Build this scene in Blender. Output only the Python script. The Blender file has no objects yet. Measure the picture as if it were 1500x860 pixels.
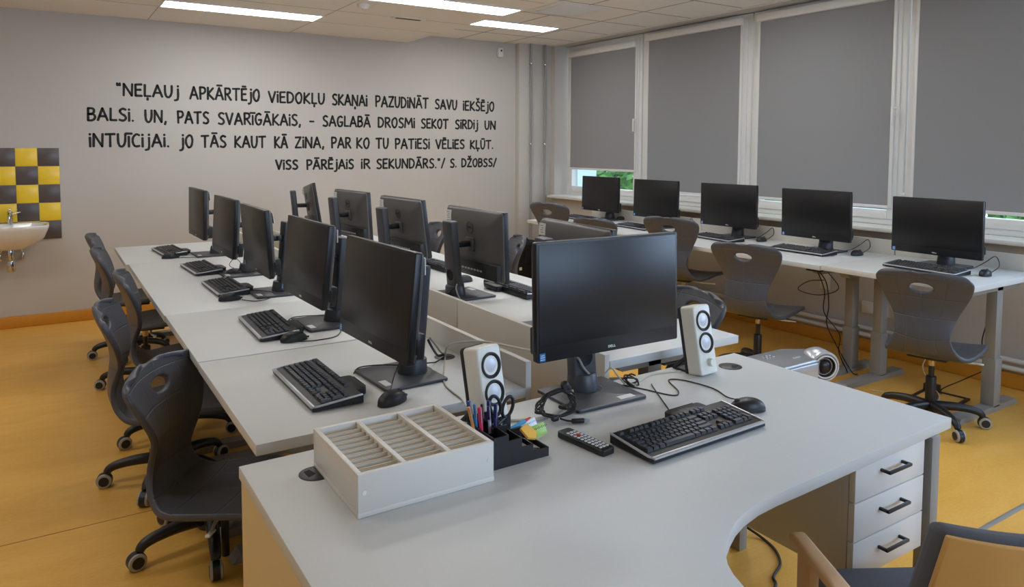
import bpy, bmesh, math, random
from math import sin, cos, pi, radians as R_
from mathutils import Vector, Matrix
random.seed(7)
S = bpy.context.scene
COL = S.collection

# ------------------------------------------------------------------ camera
cd = bpy.data.cameras.new('camera')
cam = bpy.data.objects.new('camera', cd); COL.objects.link(cam); S.camera = cam
cd.sensor_fit = 'HORIZONTAL'; cd.sensor_width = 36.0
cd.lens = 1066.68/1500*36; cd.shift_y = -(430-282.27)/1500
cd.clip_start = 0.05; cd.clip_end = 200
rr = [[0.8426513346, -0.5384469923, 0.0036830385], [-0.0306454525, -0.0547857199, -0.9980276457], [0.5375868158, 0.8408765435, -0.0626662117]]
cam.matrix_world = Matrix(((rr[0][0], -rr[1][0], -rr[2][0], 0), (rr[0][1], -rr[1][1], -rr[2][1], 0),
                           (rr[0][2], -rr[1][2], -rr[2][2], 1.55), (0, 0, 0, 1)))
# ------------------------------------------------------------------ world, sky, exposure
S.view_settings.view_transform = 'Standard'; S.view_settings.look = 'None'
S.view_settings.gamma = 1.0; S.view_settings.use_curve_mapping = False
S.view_settings.exposure = 0.1
LED = 12.3          # emission of the ceiling panels
SKY = 2.8
w = bpy.data.worlds.new('sky'); S.world = w; w.use_nodes = True
nt = w.node_tree; nt.nodes.clear()
bg = nt.nodes.new('ShaderNodeBackground'); wo = nt.nodes.new('ShaderNodeOutputWorld')
bg.inputs[0].default_value = (.66, .79, 1.0, 1); bg.inputs[1].default_value = SKY      # soft overcast sky
nt.links.new(bg.outputs[0], wo.inputs[0])
def daylight(loc, rot, sx, sy, power):
    l = bpy.data.lights.new('daylight', 'AREA'); l.shape = 'RECTANGLE'; l.size = sx; l.size_y = sy; l.energy = power; l.color = (.52, .67, 1.0)
    o = bpy.data.objects.new('daylight', l); o.location = loc; o.rotation_euler = rot; COL.objects.link(o)
daylight((2.6, -3.5, 1.9), (R_(90), 0, 0), 3.4, 1.5, 95)          # outside the windows behind the camera
daylight((5.9, 0.2, 1.9), (0, R_(90), 0), 1.5, 2.6, 90)           # outside the two unshaded windows by the teacher's desk
try:
    S.cycles.use_denoising = True
    S.cycles.max_bounces = 8; S.cycles.diffuse_bounces = 5; S.cycles.sample_clamp_indirect = 6.0
    S.cycles.caustics_reflective = False; S.cycles.caustics_refractive = False
except Exception: pass

# ------------------------------------------------------------------ materials
def srgb(r, g, b):
    f = lambda c: (c/255/12.92 if c/255 <= .04045 else ((c/255+.055)/1.055)**2.4)
    return (f(r), f(g), f(b), 1)
def mat(name, col, rough=.5, metal=0.0, var=.06, scale=30, bump=0.0, bscale=200, coat=0.0, spec=.5):
    m = bpy.data.materials.new(name); m.use_nodes = True; n = m.node_tree; p = n.nodes['Principled BSDF']
    p.inputs['Roughness'].default_value = rough; p.inputs['Metallic'].default_value = metal
    p.inputs['Specular IOR Level'].default_value = spec
    p.inputs['Coat Weight'].default_value = coat
    tc = n.nodes.new('ShaderNodeTexCoord'); nz = n.nodes.new('ShaderNodeTexNoise'); nz.inputs['Scale'].default_value = scale
    nz.inputs['Detail'].default_value = 4
    n.links.new(tc.outputs['Object'], nz.inputs['Vector'])
    mx = n.nodes.new('ShaderNodeMix'); mx.data_type = 'RGBA'
    c = srgb(*col); mx.inputs[6].default_value = tuple(max(0, x*(1-var)) for x in c[:3])+(1,)
    mx.inputs[7].default_value = tuple(min(1, x*(1+var)) for x in c[:3])+(1,)
    n.links.new(nz.outputs['Fac'], mx.inputs[0]); n.links.new(mx.outputs[2], p.inputs['Base Color'])
    if bump:
        n2 = n.nodes.new('ShaderNodeTexNoise'); n2.inputs['Scale'].default_value = bscale; n2.inputs['Detail'].default_value = 3
        n.links.new(tc.outputs['Object'], n2.inputs['Vector'])
        b = n.nodes.new('ShaderNodeBump'); b.inputs['Strength'].default_value = bump; b.inputs['Distance'].default_value = .002
        n.links.new(n2.outputs['Fac'], b.inputs['Height']); n.links.new(b.outputs[0], p.inputs['Normal'])
    return m
def emis(name, col, strength):
    m = bpy.data.materials.new(name); m.use_nodes = True; n = m.node_tree; p = n.nodes['Principled BSDF']
    p.inputs['Base Color'].default_value = (.9, .9, .9, 1)
    p.inputs['Emission Color'].default_value = col; p.inputs['Emission Strength'].default_value = strength
    return m
M = {}
M['wall'] = mat('painted_wall', (194, 190, 184), .9, var=.02, scale=3, bump=.15, bscale=120)
M['ceil'] = mat('ceiling_tile', (236, 234, 231), .95, var=.03, scale=220, bump=.2, bscale=400)
M['grid'] = mat('ceiling_grid', (150, 147, 144), .6)
M['white'] = mat('white_pvc', (226, 225, 222), .35, var=.02)
M['boxwhite'] = mat('warm_white_board', (222, 217, 207), .4, var=.02)
M['sill'] = mat('white_sill', (228, 227, 222), .3, var=.02)
M['desk'] = mat('desk_laminate', (206, 208, 206), .42, var=.025, scale=140, bump=.05, bscale=500)
M['board'] = mat('desk_board', (206, 202, 193), .5, var=.02, scale=90)
M['sideboard'] = mat('bounce_tinted_board', (216, 192, 140), .5, var=.03, scale=90)  # side panel: yellow bounce light from the floor mixed into the board colour
M['steel'] = mat('grey_painted_steel', (146, 145, 141), .45, var=.03)
M['dsteel'] = mat('dark_painted_steel', (70, 70, 72), .5)
M['black'] = mat('black_plastic', (30, 30, 32), .42, var=.08)
M['mblack'] = mat('monitor_black', (32, 32, 34), .38, var=.06)
M['bezel'] = mat('bezel_black', (22, 22, 24), .35, var=.05)
M['screen'] = mat('dark_screen', (17, 17, 20), .36, var=.04, spec=.5)
M['mgrey'] = mat('monitor_back_grey', (84, 82, 80), .45, var=.05, bump=.08, bscale=600)
M['mstand'] = mat('stand_grey', (66, 67, 72), .4, var=.05)
M['key'] = mat('key_black', (47, 48, 52), .36, var=.08)
M['kbody'] = mat('keyboard_body', (26, 26, 28), .45)
M['silver'] = mat('silver_plastic', (188, 190, 194), .3, metal=.35, var=.02)
M['chrome'] = mat('chrome', (215, 215, 215), .12, metal=1.0, var=.01)
M['brass'] = mat('bronze_collar', (190, 165, 130), .28, metal=.8, var=.03)
M['speakerwhite'] = mat('speaker_white', (228, 227, 216), .35, var=.02)
M['cone'] = mat('speaker_cone', (205, 207, 214), .35, metal=.2, var=.02)
M['rubber'] = mat('rubber_ring', (38, 38, 40), .6)
M['tyre'] = mat('castor_tyre', (168, 165, 160), .55)
M['cable'] = mat('black_cable', (26, 25, 25), .5)
M['gcable'] = mat('grey_cable', (150, 146, 138), .5)
M['wcable'] = mat('white_cable', (205, 200, 186), .5)
M['ply'] = mat('plywood_face', (216, 170, 104), .45, var=.10, scale=14)
M['beech'] = mat('beech_wood', (222, 186, 146), .45, var=.07, scale=18)
M['plyline'] = mat('thin_plywood_divider', (202, 176, 140), .55, var=.05)
M['grey_fabric'] = mat('grey_upholstery', (96, 99, 108), .95, var=.12, scale=260, bump=.5, bscale=700)
M['ceramic'] = mat('ceramic', (232, 231, 226), .12, var=.01, coat=.4)
M['lettering'] = mat('lettering_black', (30, 33, 32), .75, var=.05)
M['darkhole'] = mat('dark_interior', (14, 13, 13), .8)
M['sticker'] = mat('white_sticker', (222, 222, 218), .6, var=.02)
M['blue'] = mat('blue_sticker', (30, 120, 190), .4)
M['bag'] = mat('black_bag_fabric', (14, 14, 15), .9, bump=.4, bscale=500)
M['outside_wall'] = mat('outside_render', (214, 226, 240), .9, var=.03)
M['ground'] = mat('outside_lawn', (120, 150, 70), .95, var=.3, scale=8)
M['proj'] = mat('projector_grey', (150, 151, 153), .33, metal=.45, var=.03)
M['projf'] = mat('projector_silver', (190, 194, 202), .28, metal=.5, var=.02)

def floor_mat():
    m = bpy.data.materials.new('yellow_linoleum'); m.use_nodes = True; n = m.node_tree; p = n.nodes['Principled BSDF']
    tc = n.nodes.new('ShaderNodeTexCoord')
    a = n.nodes.new('ShaderNodeTexNoise'); a.inputs['Scale'].default_value = 2.2; a.inputs['Detail'].default_value = 9; a.inputs['Distortion'].default_value = 1.2
    b = n.nodes.new('ShaderNodeTexNoise'); b.inputs['Scale'].default_value = 38; b.inputs['Detail'].default_value = 6
    mp = n.nodes.new('ShaderNodeMapping'); mp.inputs['Scale'].default_value = (1, 3, 1)
    n.links.new(tc.outputs['Object'], mp.inputs[0])
    n.links.new(mp.outputs[0], a.inputs[0]); n.links.new(mp.outputs[0], b.inputs[0])
    r = n.nodes.new('ShaderNodeValToRGB'); e = r.color_ramp
    e.elements[0].position = .28; e.elements[0].color = srgb(217, 161, 66)
    e.elements[1].position = .74; e.elements[1].color = srgb(236, 186, 98)
    k = e.elements.new(.5); k.color = srgb(227, 174, 80)
    mx = n.nodes.new('ShaderNodeMix'); mx.data_type = 'FLOAT'; mx.inputs[0].default_value = .45
    n.links.new(a.outputs['Fac'], mx.inputs[2]); n.links.new(b.outputs['Fac'], mx.inputs[3])
    n.links.new(mx.outputs[0], r.inputs[0]); n.links.new(r.outputs[0], p.inputs['Base Color'])
    p.inputs['Roughness'].default_value = .38; p.inputs['Specular IOR Level'].default_value = .5
    return m
M['floor'] = floor_mat()
M['cove'] = mat('linoleum_cove', (206, 142, 44), .5, var=.08, scale=12)
M['seam'] = mat('floor_seam', (150, 108, 48), .6)
M['strip'] = mat('grey_cover_strip', (150, 150, 146), .45, metal=.3)

def shell_mat():
    m = mat('chair_shell_plastic', (76, 78, 85), .42, var=.06, scale=60, bump=.1, bscale=700)
    n = m.node_tree; p = n.nodes['Principled BSDF']
    uv = n.nodes.new('ShaderNodeUVMap'); br = n.nodes.new('ShaderNodeTexBrick')
    br.offset = 0; br.inputs['Scale'].default_value = 1; br.inputs['Brick Width'].default_value = .125
    br.inputs['Row Height'].default_value = .105; br.inputs['Mortar Size'].default_value = .004; br.inputs['Mortar Smooth'].default_value = .6
    n.links.new(uv.outputs[0], br.inputs[0])
    b = n.nodes.new('ShaderNodeBump'); b.inputs['Strength'].default_value = .6; b.inputs['Distance'].default_value = .003; b.invert = True
    n.links.new(br.outputs['Fac'], b.inputs['Height'])
    old = p.inputs['Normal'].links[0].from_socket
    n.links.new(old, b.inputs['Normal']); n.links.new(b.outputs[0], p.inputs['Normal'])
    return m
M['shell'] = shell_mat()

def blind_mat():
    m = mat('roller_blind_fabric', (164, 164, 164), .9, var=.08, scale=420, bump=.25, bscale=900)
    n = m.node_tree; p = n.nodes['Principled BSDF']; out = n.nodes['Material Output']
    t = n.nodes.new('ShaderNodeBsdfTranslucent'); t.inputs[0].default_value = srgb(112, 122, 142)
    x = n.nodes.new('ShaderNodeMixShader'); x.inputs[0].default_value = .22
    n.links.new(p.outputs[0], x.inputs[1]); n.links.new(t.outputs[0], x.inputs[2]); n.links.new(x.outputs[0], out.inputs[0])
    return m
M['blind'] = blind_mat()
def glass_mat():
    m = bpy.data.materials.new('window_glass'); m.use_nodes = True; n = m.node_tree; n.nodes.clear()
    o = n.nodes.new('ShaderNodeOutputMaterial'); t = n.nodes.new('ShaderNodeBsdfTransparent'); g = n.nodes.new('ShaderNodeBsdfGlossy')
    t.inputs[0].default_value = (.93, .97, .97, 1); g.inputs['Roughness'].default_value = .02
    x = n.nodes.new('ShaderNodeMixShader'); x.inputs[0].default_value = .05
    n.links.new(t.outputs[0], x.inputs[1]); n.links.new(g.outputs[0], x.inputs[2]); n.links.new(x.outputs[0], o.inputs[0])
    return m
M['glass'] = glass_mat()
def leaf_mat(name, c1, c2):
    m = mat(name, c1, .6, var=.3, scale=6)
    n = m.node_tree; p = n.nodes['Principled BSDF']
    return m
M['leaf'] = leaf_mat('leaf_green', (92, 148, 62), None)
M['leafd'] = leaf_mat('leaf_dark', (46, 98, 58), None)
M['bark'] = mat('bark', (86, 70, 54), .9, var=.3)
M['led'] = emis('led_diffuser', (.97, .985, 1.0, 1), LED)
def tile_mat(name, c): return mat(name, c, .3, var=.06, scale=40)
M['ty'] = tile_mat('yellow_tile', (252, 212, 54)); M['td'] = tile_mat('dark_tile', (90, 80, 76)); M['grout'] = mat('grout', (170, 165, 155), .9)

# ------------------------------------------------------------------ mesh helpers
class MB:
    def __init__(s): s.bm = bmesh.new(); s.n = 0
    def _add(s, t, mi, mtx=None):
        if mtx is not None: bmesh.ops.transform(t, matrix=mtx, verts=t.verts)
        for f in t.faces: f.material_index = mi
        me = bpy.data.meshes.new('tmp'); t.to_mesh(me); t.free(); s.bm.from_mesh(me); bpy.data.meshes.remove(me); return s
    def box(s, c, d, bev=0, rot=(0, 0, 0), mi=0, seg=2):
        t = bmesh.new(); bmesh.ops.create_cube(t, size=1)
        bmesh.ops.transform(t, matrix=Matrix.Diagonal((d[0], d[1], d[2], 1)), verts=t.verts)
        if bev: bmesh.ops.bevel(t, geom=list(t.edges), offset=min(bev, min(d)*.49), segments=seg, profile=.5, affect='EDGES')
        from mathutils import Euler
        return s._add(t, mi, Matrix.Translation(c) @ Euler(rot).to_matrix().to_4x4())
    def prism(s, pts, z0, z1, bev=0, mi=0, mtx=None, seg=2):
        t = bmesh.new(); vs = [t.verts.new((x, y, z0)) for x, y in pts]; f = t.faces.new(vs)
        bmesh.ops.recalc_face_normals(t, faces=[f])
        if f.normal.z > 0: bmesh.ops.reverse_faces(t, faces=[f])
        r = bmesh.ops.extrude_face_region(t, geom=[f])
        bmesh.ops.translate(t, vec=(0, 0, z1-z0), verts=[v for v in r['geom'] if isinstance(v, bmesh.types.BMVert)])
        bmesh.ops.recalc_face_normals(t, faces=list(t.faces))
        if bev:
            e = [e for e in t.edges if abs(e.verts[0].co.z-e.verts[1].co.z) < 1e-6]
            bmesh.ops.bevel(t, geom=e, offset=bev, segments=seg, profile=.5, affect='EDGES')
        return s._add(t, mi, mtx)
    def cyl(s, a, b, r, r2=None, n=20, mi=0, bev=0):
        a = Vector(a); b = Vector(b); d = b-a; L = d.length
        t = bmesh.new(); bmesh.ops.create_cone(t, cap_ends=True, segments=n, radius1=r, radius2=r if r2 is None else r2, depth=L)
        if bev:
            e = [e for e in t.edges if abs(e.verts[0].co.z-e.verts[1].co.z) < 1e-6]
            bmesh.ops.bevel(t, geom=e, offset=bev, segments=2, profile=.5, affect='EDGES')
        return s._add(t, mi, Matrix.Translation((a+b)/2) @ d.to_track_quat('Z', 'Y').to_matrix().to_4x4())
    def lathe(s, prof, n=24, mi=0, mtx=None):
        t = bmesh.new(); rings = []
        for r, z in prof:
            if r < 1e-6: rings.append([t.verts.new((0, 0, z))])
            else: rings.append([t.verts.new((r*cos(2*pi*k/n), r*sin(2*pi*k/n), z)) for k in range(n)])
        for A, B in zip(rings, rings[1:]):
            for k in range(n):
                q = [A[k % len(A)], A[(k+1) % len(A)], B[(k+1) % len(B)], B[k % len(B)]]
                u = []
                for v in q:
                    if v not in u: u.append(v)
                if len(u) > 2:
                    try: t.faces.new(u)
                    except ValueError: pass
        bmesh.ops.recalc_face_normals(t, faces=list(t.faces))
        return s._add(t, mi, mtx)
    def tube(s, pts, r, n=8, mi=0, smooth=0, sec=None, closed=False, radii=None):
        P = [Vector(p) for p in pts]
        if smooth: P, radii = spline(P, smooth, closed, radii)
        t = bmesh.new(); rings = []; N = len(P); up = Vector((0, 0, 1))
        prev = None
        for i, p in enumerate(P):
            a = P[(i-1) % N] if (closed or i > 0) else p; b = P[(i+1) % N] if (closed or i < N-1) else p
            d = (b-a).normalized() if (b-a).length > 1e-9 else Vector((1, 0, 0))
            if prev is None:
                x = d.cross(up) if abs(d.z) < .95 else d.cross(Vector((0, 1, 0)))
            else: x = prev - d*prev.dot(d)
            x.normalize(); y = x.cross(d); prev = x
            ri = r if radii is None else radii[i]
            if sec: rings.append([t.verts.new(p+x*u*ri/r+y*v*ri/r) for u, v in sec])
            else: rings.append([t.verts.new(p+x*ri*cos(2*pi*k/n)+y*ri*sin(2*pi*k/n)) for k in range(n)])
        m = len(rings[0])
        for i in range(N if closed else N-1):
            A = rings[i]; B = rings[(i+1) % N]
            for k in range(m): t.faces.new((A[k], A[(k+1) % m], B[(k+1) % m], B[k]))
        if not closed: t.faces.new(rings[0][::-1]); t.faces.new(rings[-1])
        bmesh.ops.recalc_face_normals(t, faces=list(t.faces))
        return s._add(t, mi)
    def grid(s, fn, nu, nv, mi=0, keep=None):
        t = bmesh.new(); V = [[t.verts.new(fn(i/nu, j/nv)) for j in range(nv+1)] for i in range(nu+1)]
        for i in range(nu):
            for j in range(nv):
                if keep is None or keep(i, j): t.faces.new((V[i][j], V[i+1][j], V[i+1][j+1], V[i][j+1]))
        return s._add(t, mi)
    def build(s, name, mats, parent=None, ang=35, loc=None, rz=0):
        me = bpy.data.meshes.new(name); s.bm.to_mesh(me); s.bm.free()
        for m in (mats if isinstance(mats, (list, tuple)) else [mats]): me.materials.append(M[m] if isinstance(m, str) else m)
        for p in me.polygons: p.use_smooth = True
        me.set_sharp_from_angle(angle=R_(ang))
        o = bpy.data.objects.new(name, me); COL.objects.link(o)
        if parent: o.parent = parent
        if loc is not None: o.location = loc
        if rz: o.rotation_euler.z = rz
        return o
def spline(P, sub, closed=False, radii=None):
    out = []; rr_ = [] ; N = len(P)
    for i in range(N if closed else N-1):
        p0 = P[(i-1) % N] if (closed or i > 0) else P[i]; p1 = P[i]; p2 = P[(i+1) % N]
        p3 = P[(i+2) % N] if (closed or i < N-2) else p2
        for k in range(sub):
            t = k/sub
            out.append(.5*((2*p1)+(p2-p0)*t+(2*p0-5*p1+4*p2-p3)*t*t+(3*p1-p0-3*p2+p3)*t**3))
            if radii: rr_.append(radii[i]*(1-t)+radii[(i+1) % N]*t)
    if not closed:
        out.append(P[-1])
        if radii: rr_.append(radii[-1])
    return out, (rr_ if radii else None)
def tag(o, label=None, cat=None, group=None, kind=None):
    if label: o['label'] = label
    if cat: o['category'] = cat
    if group: o['group'] = group
    if kind: o['kind'] = kind
    return o
def empty(name, loc=(0, 0, 0), rz=0):
    o = bpy.data.objects.new(name, None); COL.objects.link(o); o.location = loc; o.rotation_euler.z = rz
    o.empty_display_size = .1; return o
def copy_tree(o, parent=None):
    c = o.copy(); COL.objects.link(c)
    if parent: c.parent = parent
    for ch in list(o.children): copy_tree(ch, c)
    return c
def rrect(w, h, r, n=6, cx=0, cy=0):
    out = []
    for (sx, sy, a0) in ((1, 1, 0), (-1, 1, 90), (-1, -1, 180), (1, -1, 270)):
        for k in range(n+1):
            a = R_(a0+90*k/n); out.append((cx+sx*(w/2-r)+r*cos(a), cy+sy*(h/2-r)+r*sin(a)))
    return out
# ------------------------------------------------------------------ stroke lettering
G = {
 'A': (.60, ['0,0 .3,1 .6,0', '.1,.34 .52,.34']), 'B': (.46, ['.02,0 .04,1', '~.04,1 .32,.98 .4,.77 .28,.57 .04,.53', '~.04,.53 .36,.5 .45,.25 .3,.03 .02,0']),
 'C': (.45, ['~.44,.93 .26,1 .06,.75 .03,.35 .17,.04 .44,.06']), 'D': (.52, ['.03,0 .03,1', '~.03,1 .34,.92 .5,.55 .36,.1 .03,0']),
 'E': (.42, ['.42,1 .03,.97 .03,.02 .42,.02', '.03,.52 .36,.54']), 'G': (.52, ['~.46,.9 .3,1 .08,.8 .03,.4 .16,.03 .4,.06 .5,.42', '.5,.44 .27,.42']),
 'I': (.05, ['.03,0 .03,.72', '.03,.93 .035,1']), 'J': (.26, ['~.23,.72 .23,.1 .18,-.2 .0,-.28', '.23,.93 .235,1']),
 'K': (.50, ['.03,0 .05,1', '.46,.96 .06,.46 .5,0']), 'L': (.40, ['.05,1 .03,.03 .4,.03']), 'M': (.76, ['.0,0 .08,1 .38,.36 .66,1 .76,0']),
 'N': (.58, ['.02,0 .05,1 .53,0 .57,1']), 'O': (.52, ['~.27,1 .06,.75 .03,.35 .2,0 .4,.1 .5,.55 .42,.92 .27,1']),
 'P': (.45, ['.05,0 .03,1', '~.03,1 .36,.97 .44,.72 .3,.5 .04,.46']), 'R': (.50, ['.04,0 .03,1', '~.03,1 .36,.97 .43,.74 .3,.54 .04,.48', '.18,.5 .5,0']),
 'S': (.46, ['~.44,.92 .25,1 .07,.83 .15,.6 .36,.43 .44,.2 .28,.01 .03,.07']), 'T': (.56, ['.0,.97 .56,1', '.28,.97 .27,0']),
 'U': (.50, ['~.03,1 .04,.35 .14,.03 .33,.04 .46,.4 .48,1']), 'V': (.52, ['.0,1 .26,0 .52,1']), 'Z': (.50, ['.02,.97 .48,1 .02,.02 .5,.03']),
 '.': (.10, ['.04,.02 .06,.05']), ',': (.12, ['.1,.08 .04,-.16']), '-': (.42, ['.02,.42 .4,.42']), '"': (.26, ['.05,1.02 .07,.84', '.21,1.02 .21,.84']), '/': (.34, ['.0,-.05 .34,1.05'])}
BASE = {'Ā': 'A', 'Ē': 'E', 'Ī': 'I', 'Ū': 'U', 'Ķ': 'K', 'Ļ': 'L', 'Ņ': 'N', 'Š': 'S', 'Ž': 'Z'}
def glyph(ch):
    b = BASE.get(ch, ch); wd, st = G[b]; out = []
    for q in st:
        cur = q[0] == '~'; pts = [tuple(float(v) for v in t.split(',')) for t in q.lstrip('~').split()]
        out.append((cur, pts))
    if ch == 'Ī': out = [(False, [(.03, 0), (.03, .82)]), (False, [(-.16, 1.06), (.22, 1.06)])]; wd = .08
    elif ch in 'ĀĒŪ': out.append((False, [(wd*.22, 1.2), (wd*.85, 1.2)]))
    elif ch in 'ŠŽ': out.append((False, [(wd*.25, 1.36), (wd*.5, 1.18), (wd*.75, 1.36)]))
    elif ch in 'ĶĻŅ': out.append((False, [(wd*.52, -.14), (wd*.5, -.3)]))
    return wd, out
def text_strokes(mb, s, x0, x1, z0, h, thick, place, mi=0, depth=.0015, gap=.2, fixed=None):
    """lay the strokes of a word between x0 and x1; place(x, z) gives the world point, its plane normal is place.n"""
    tot = 0; ws = []
    for ch in s: wd, st = glyph(ch); ws.append((wd, st)); tot += wd
    tot += gap*(len(s)-1); k = (x1-x0-thick)/tot
    cx = x0+thick/2; hh = h-thick
    for wd, st in ws:
        jz = (random.random()-.5)*.03*h
        for cur, pts in st:
            P = [Vector((cx+px*k, z0+thick/2+pz*hh+jz, 0)) for px, pz in pts]
            segs = [spline(P, 5)[0]] if cur else [[a, b] for a, b in zip(P, P[1:])]      # a sharp corner is two strokes
            for Pt in segs:
                d0 = (Pt[0]-Pt[1]).normalized()*thick*.34; d1 = (Pt[-1]-Pt[-2]).normalized()*thick*.34
                Pt = [Pt[0]+d0]+list(Pt)+[Pt[-1]+d1]
                rad = [thick*.34]+[thick*.5*(1+.10*random.uniform(-1, 1)) for _ in Pt[2:]]+[thick*.34]
                _ribbon(mb, [place(p.x, p.y) for p in Pt], rad, place.n, depth, mi)
        cx += (wd+gap)*k
def _ribbon(mb, Q, rad, nrm, depth, mi):
    t = bmesh.new(); rings = []; N = len(Q)
    for i, p in enumerate(Q):
        a = Q[max(i-1, 0)]; b = Q[min(i+1, N-1)]; d = (b-a).normalized(); x = d.cross(nrm).normalized(); r = rad[i]
        sec = [(-1, 0), (-.8, 1), (.8, 1), (1, 0)]
        rings.append([t.verts.new(p+x*u*r+nrm*v*depth) for u, v in sec])
    for A, B in zip(rings, rings[1:]):
        for k in range(3): t.faces.new((A[k], A[k+1], B[k+1], B[k]))
    for e in (rings[0], rings[-1]): t.faces.new(e)
    bmesh.ops.recalc_face_normals(t, faces=list(t.faces))
    mb._add(t, mi)
    # round joints at corners
    for i in range(1, N-1):
        a = (Q[i]-Q[i-1]); b = (Q[i+1]-Q[i])
        if a.length > 1e-9 and b.length > 1e-9 and a.angle(b) > .4:
            q = nrm.to_track_quat('Z', 'Y').to_matrix().to_4x4()
            t = bmesh.new(); bmesh.ops.create_cone(t, cap_ends=True, segments=12, radius1=rad[i], radius2=rad[i]*.9, depth=depth)
            mb._add(t, mi, Matrix.Translation(Q[i]+nrm*depth/2) @ q)
# ================================================================== THE ROOM
XW, YB, XL, YF = 5.25, 7.42, -3.0, -3.0        # window wall, back wall, left wall, wall behind the camera
def struct(o): o['kind'] = 'structure'; return o
f = MB().box(((XL+XW)/2, (YB+YF)/2, -.05), (XW-XL+.4, YB-YF+.4, .1))
f.box((.06, 3.36, .0004), (.9, .004, .0008), mi=1); f.box((-1.6, 3.40, .0004), (2.6, .004, .0008), mi=1)
struct(f.build('floor', ['floor', 'seam']))
struct(MB().box((3.9, 1.39, .0015), (2.2, .022, .003), bev=.001).build('trim_1', 'strip'))
struct(MB().box(((XL+XW)/2, YB+.1, 1.45), (XW-XL+.8, .2, 3.1)).build('wall_back', 'wall'))
struct(MB().box((XL-.1, (YB+YF)/2, 1.45), (.2, YB-YF, 3.1)).build('wall_left', 'wall'))
wf = MB().box(((XL+.8)/2-.2, YF-.1, 1.45), (.8-XL+.4, .2, 3.1)).box(((4.4+XW)/2+.2, YF-.1, 1.45), (XW-4.4+.4, .2, 3.1)).box((2.6, YF-.1, .5), (3.6, .2, 1.0)).box((2.6, YF-.1, 2.8), (3.6, .2, .4))
struct(wf.build('wall_front', 'wall'))
fr = MB()
for x in (.83, 2.0, 3.2, 4.37): fr.box((x, YF-.08, 1.8), (.06, .07, 1.6), bev=.004)
for z in (1.03, 2.57): fr.box((2.6, YF-.08, z), (3.6, .07, .06), bev=.004)
fo = struct(fr.build('window_7', 'white')); MB().box((2.6, YF-.08, 1.8), (3.5, .02, 1.5)).build('pane', 'glass', fo)
wr = MB().box((XW+.18, (YB+YF)/2, .465), (.36, YB-YF, .93))
wr.box((XW+.18, (YB+YF)/2, 2.90), (.36, YB-YF, .26))
wr.box((XW+.18, 7.335, 1.85), (.36, .17, 1.85)); wr.box((XW+.18, -2.35, 1.85), (.36, 1.3, 1.85))
struct(wr.build('wall_right', 'wall'))
struct(MB().box((5.025, 7.38, 1.4), (.47, .09, 2.8), bev=.004).build('pillar', 'wall'))
struct(MB().box(((XL+4.79)/2, YB-.011, .05), (4.79-XL, .022, .1), bev=.008).build('baseboard_back', 'cove'))
struct(MB().box((XW-.011, (YB+YF)/2-.1, .05), (.022, YB-YF-.4, .1), bev=.008).build('baseboard_right', 'cove'))
struct(MB().box((XL+.011, (YB+YF)/2, .05), (.022, YB-YF, .1), bev=.008).build('baseboard_left', 'cove'))
# ceiling: a dropped field on the left, the tile field by the windows 9 cm higher
XD, ZL, ZR = 3.375, 2.69, 2.785
c = MB().box(((XL+XD)/2, (YB+YF)/2, (ZL+3.0)/2), (XD-XL, YB-YF, 3.0-ZL))
for k in range(-3, 3):
    c.box((2.095+1.28*k, (YB+YF)/2, ZL), (.006, YB-YF, .002), mi=1) if XL < 2.095+1.28*k < XD else None
y = 6.65
while y > YF: c.box(((XL+XD)/2, y, ZL), (XD-XL, .006, .002), mi=1); y -= .615
struct(c.build('ceiling', ['ceil', 'grid']))
c = MB().box(((XD+XW)/2, (YB+YF)/2, (ZR+3.0)/2), (XW-XD, YB-YF, 3.0-ZR))
for x in (4.02, 4.632): c.box((x, (YB+YF)/2, ZR), (.012, YB-YF, .003), mi=1)
y = 6.86
while y > YF: c.box(((XD+XW)/2, y, ZR), (XW-XD, .012, .003), mi=1); y -= .612
c.box((XW-.01, (YB+YF)/2, ZR-.006), (.02, YB-YF, .012), mi=2)
struct(c.build('ceiling', ['ceil', 'grid', 'white']))

# ------------------------------------------------------------------ windows, blinds, sill
struct(MB().box((5.275, 2.3, .95), (.25, 9.94, .032), bev=.008).build('trim_2', 'sill'))
WX = 5.40
bays = [(5.88, 7.20), (4.44, 5.86), (3.02, 4.42), (1.60, 3.00), (.18, 1.58), (-1.24, .16)]
for i, (a, b) in enumerate(bays):
    m = (a+b)/2; wd = b-a; z0, z1 = .966, 2.765; zc = (z0+z1)/2
    fr = MB()
    for y in (a+.03, b-.03): fr.box((WX+.045, y, zc), (.07, .06, z1-z0), bev=.004)
    for z in (z0+.025, z1-.025): fr.box((WX+.045, m, z), (.07, wd-.12, .05), bev=.004)
    o = struct(fr.build('window_%d' % (i+1), 'white'))
    sh = MB()
    for y in (a+.075, b-.075): sh.box((WX+.03, y, zc), (.066, .07, z1-z0-.09), bev=.006)
    for z in (z0+.078, z1-.08): sh.box((WX+.03, m, z), (.066, wd-.22, .07), bev=.006)
    sh.build('sash', 'white', o)
    MB().box((WX+.045, m, zc), (.02, wd-.22, z1-z0-.23)).build('pane', 'glass', o)
    if i in (0, 2):
        h = MB(); yy = a+.065
        h.box((WX-.008, yy, 1.83), (.012, .028, .07), bev=.004); h.cyl((WX-.012, yy, 1.85), (WX-.05, yy, 1.85), .009)
        h.box((WX-.052, yy, 1.79), (.014, .02, .14), bev=.005); h.build('handle', 'white', o)
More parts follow.
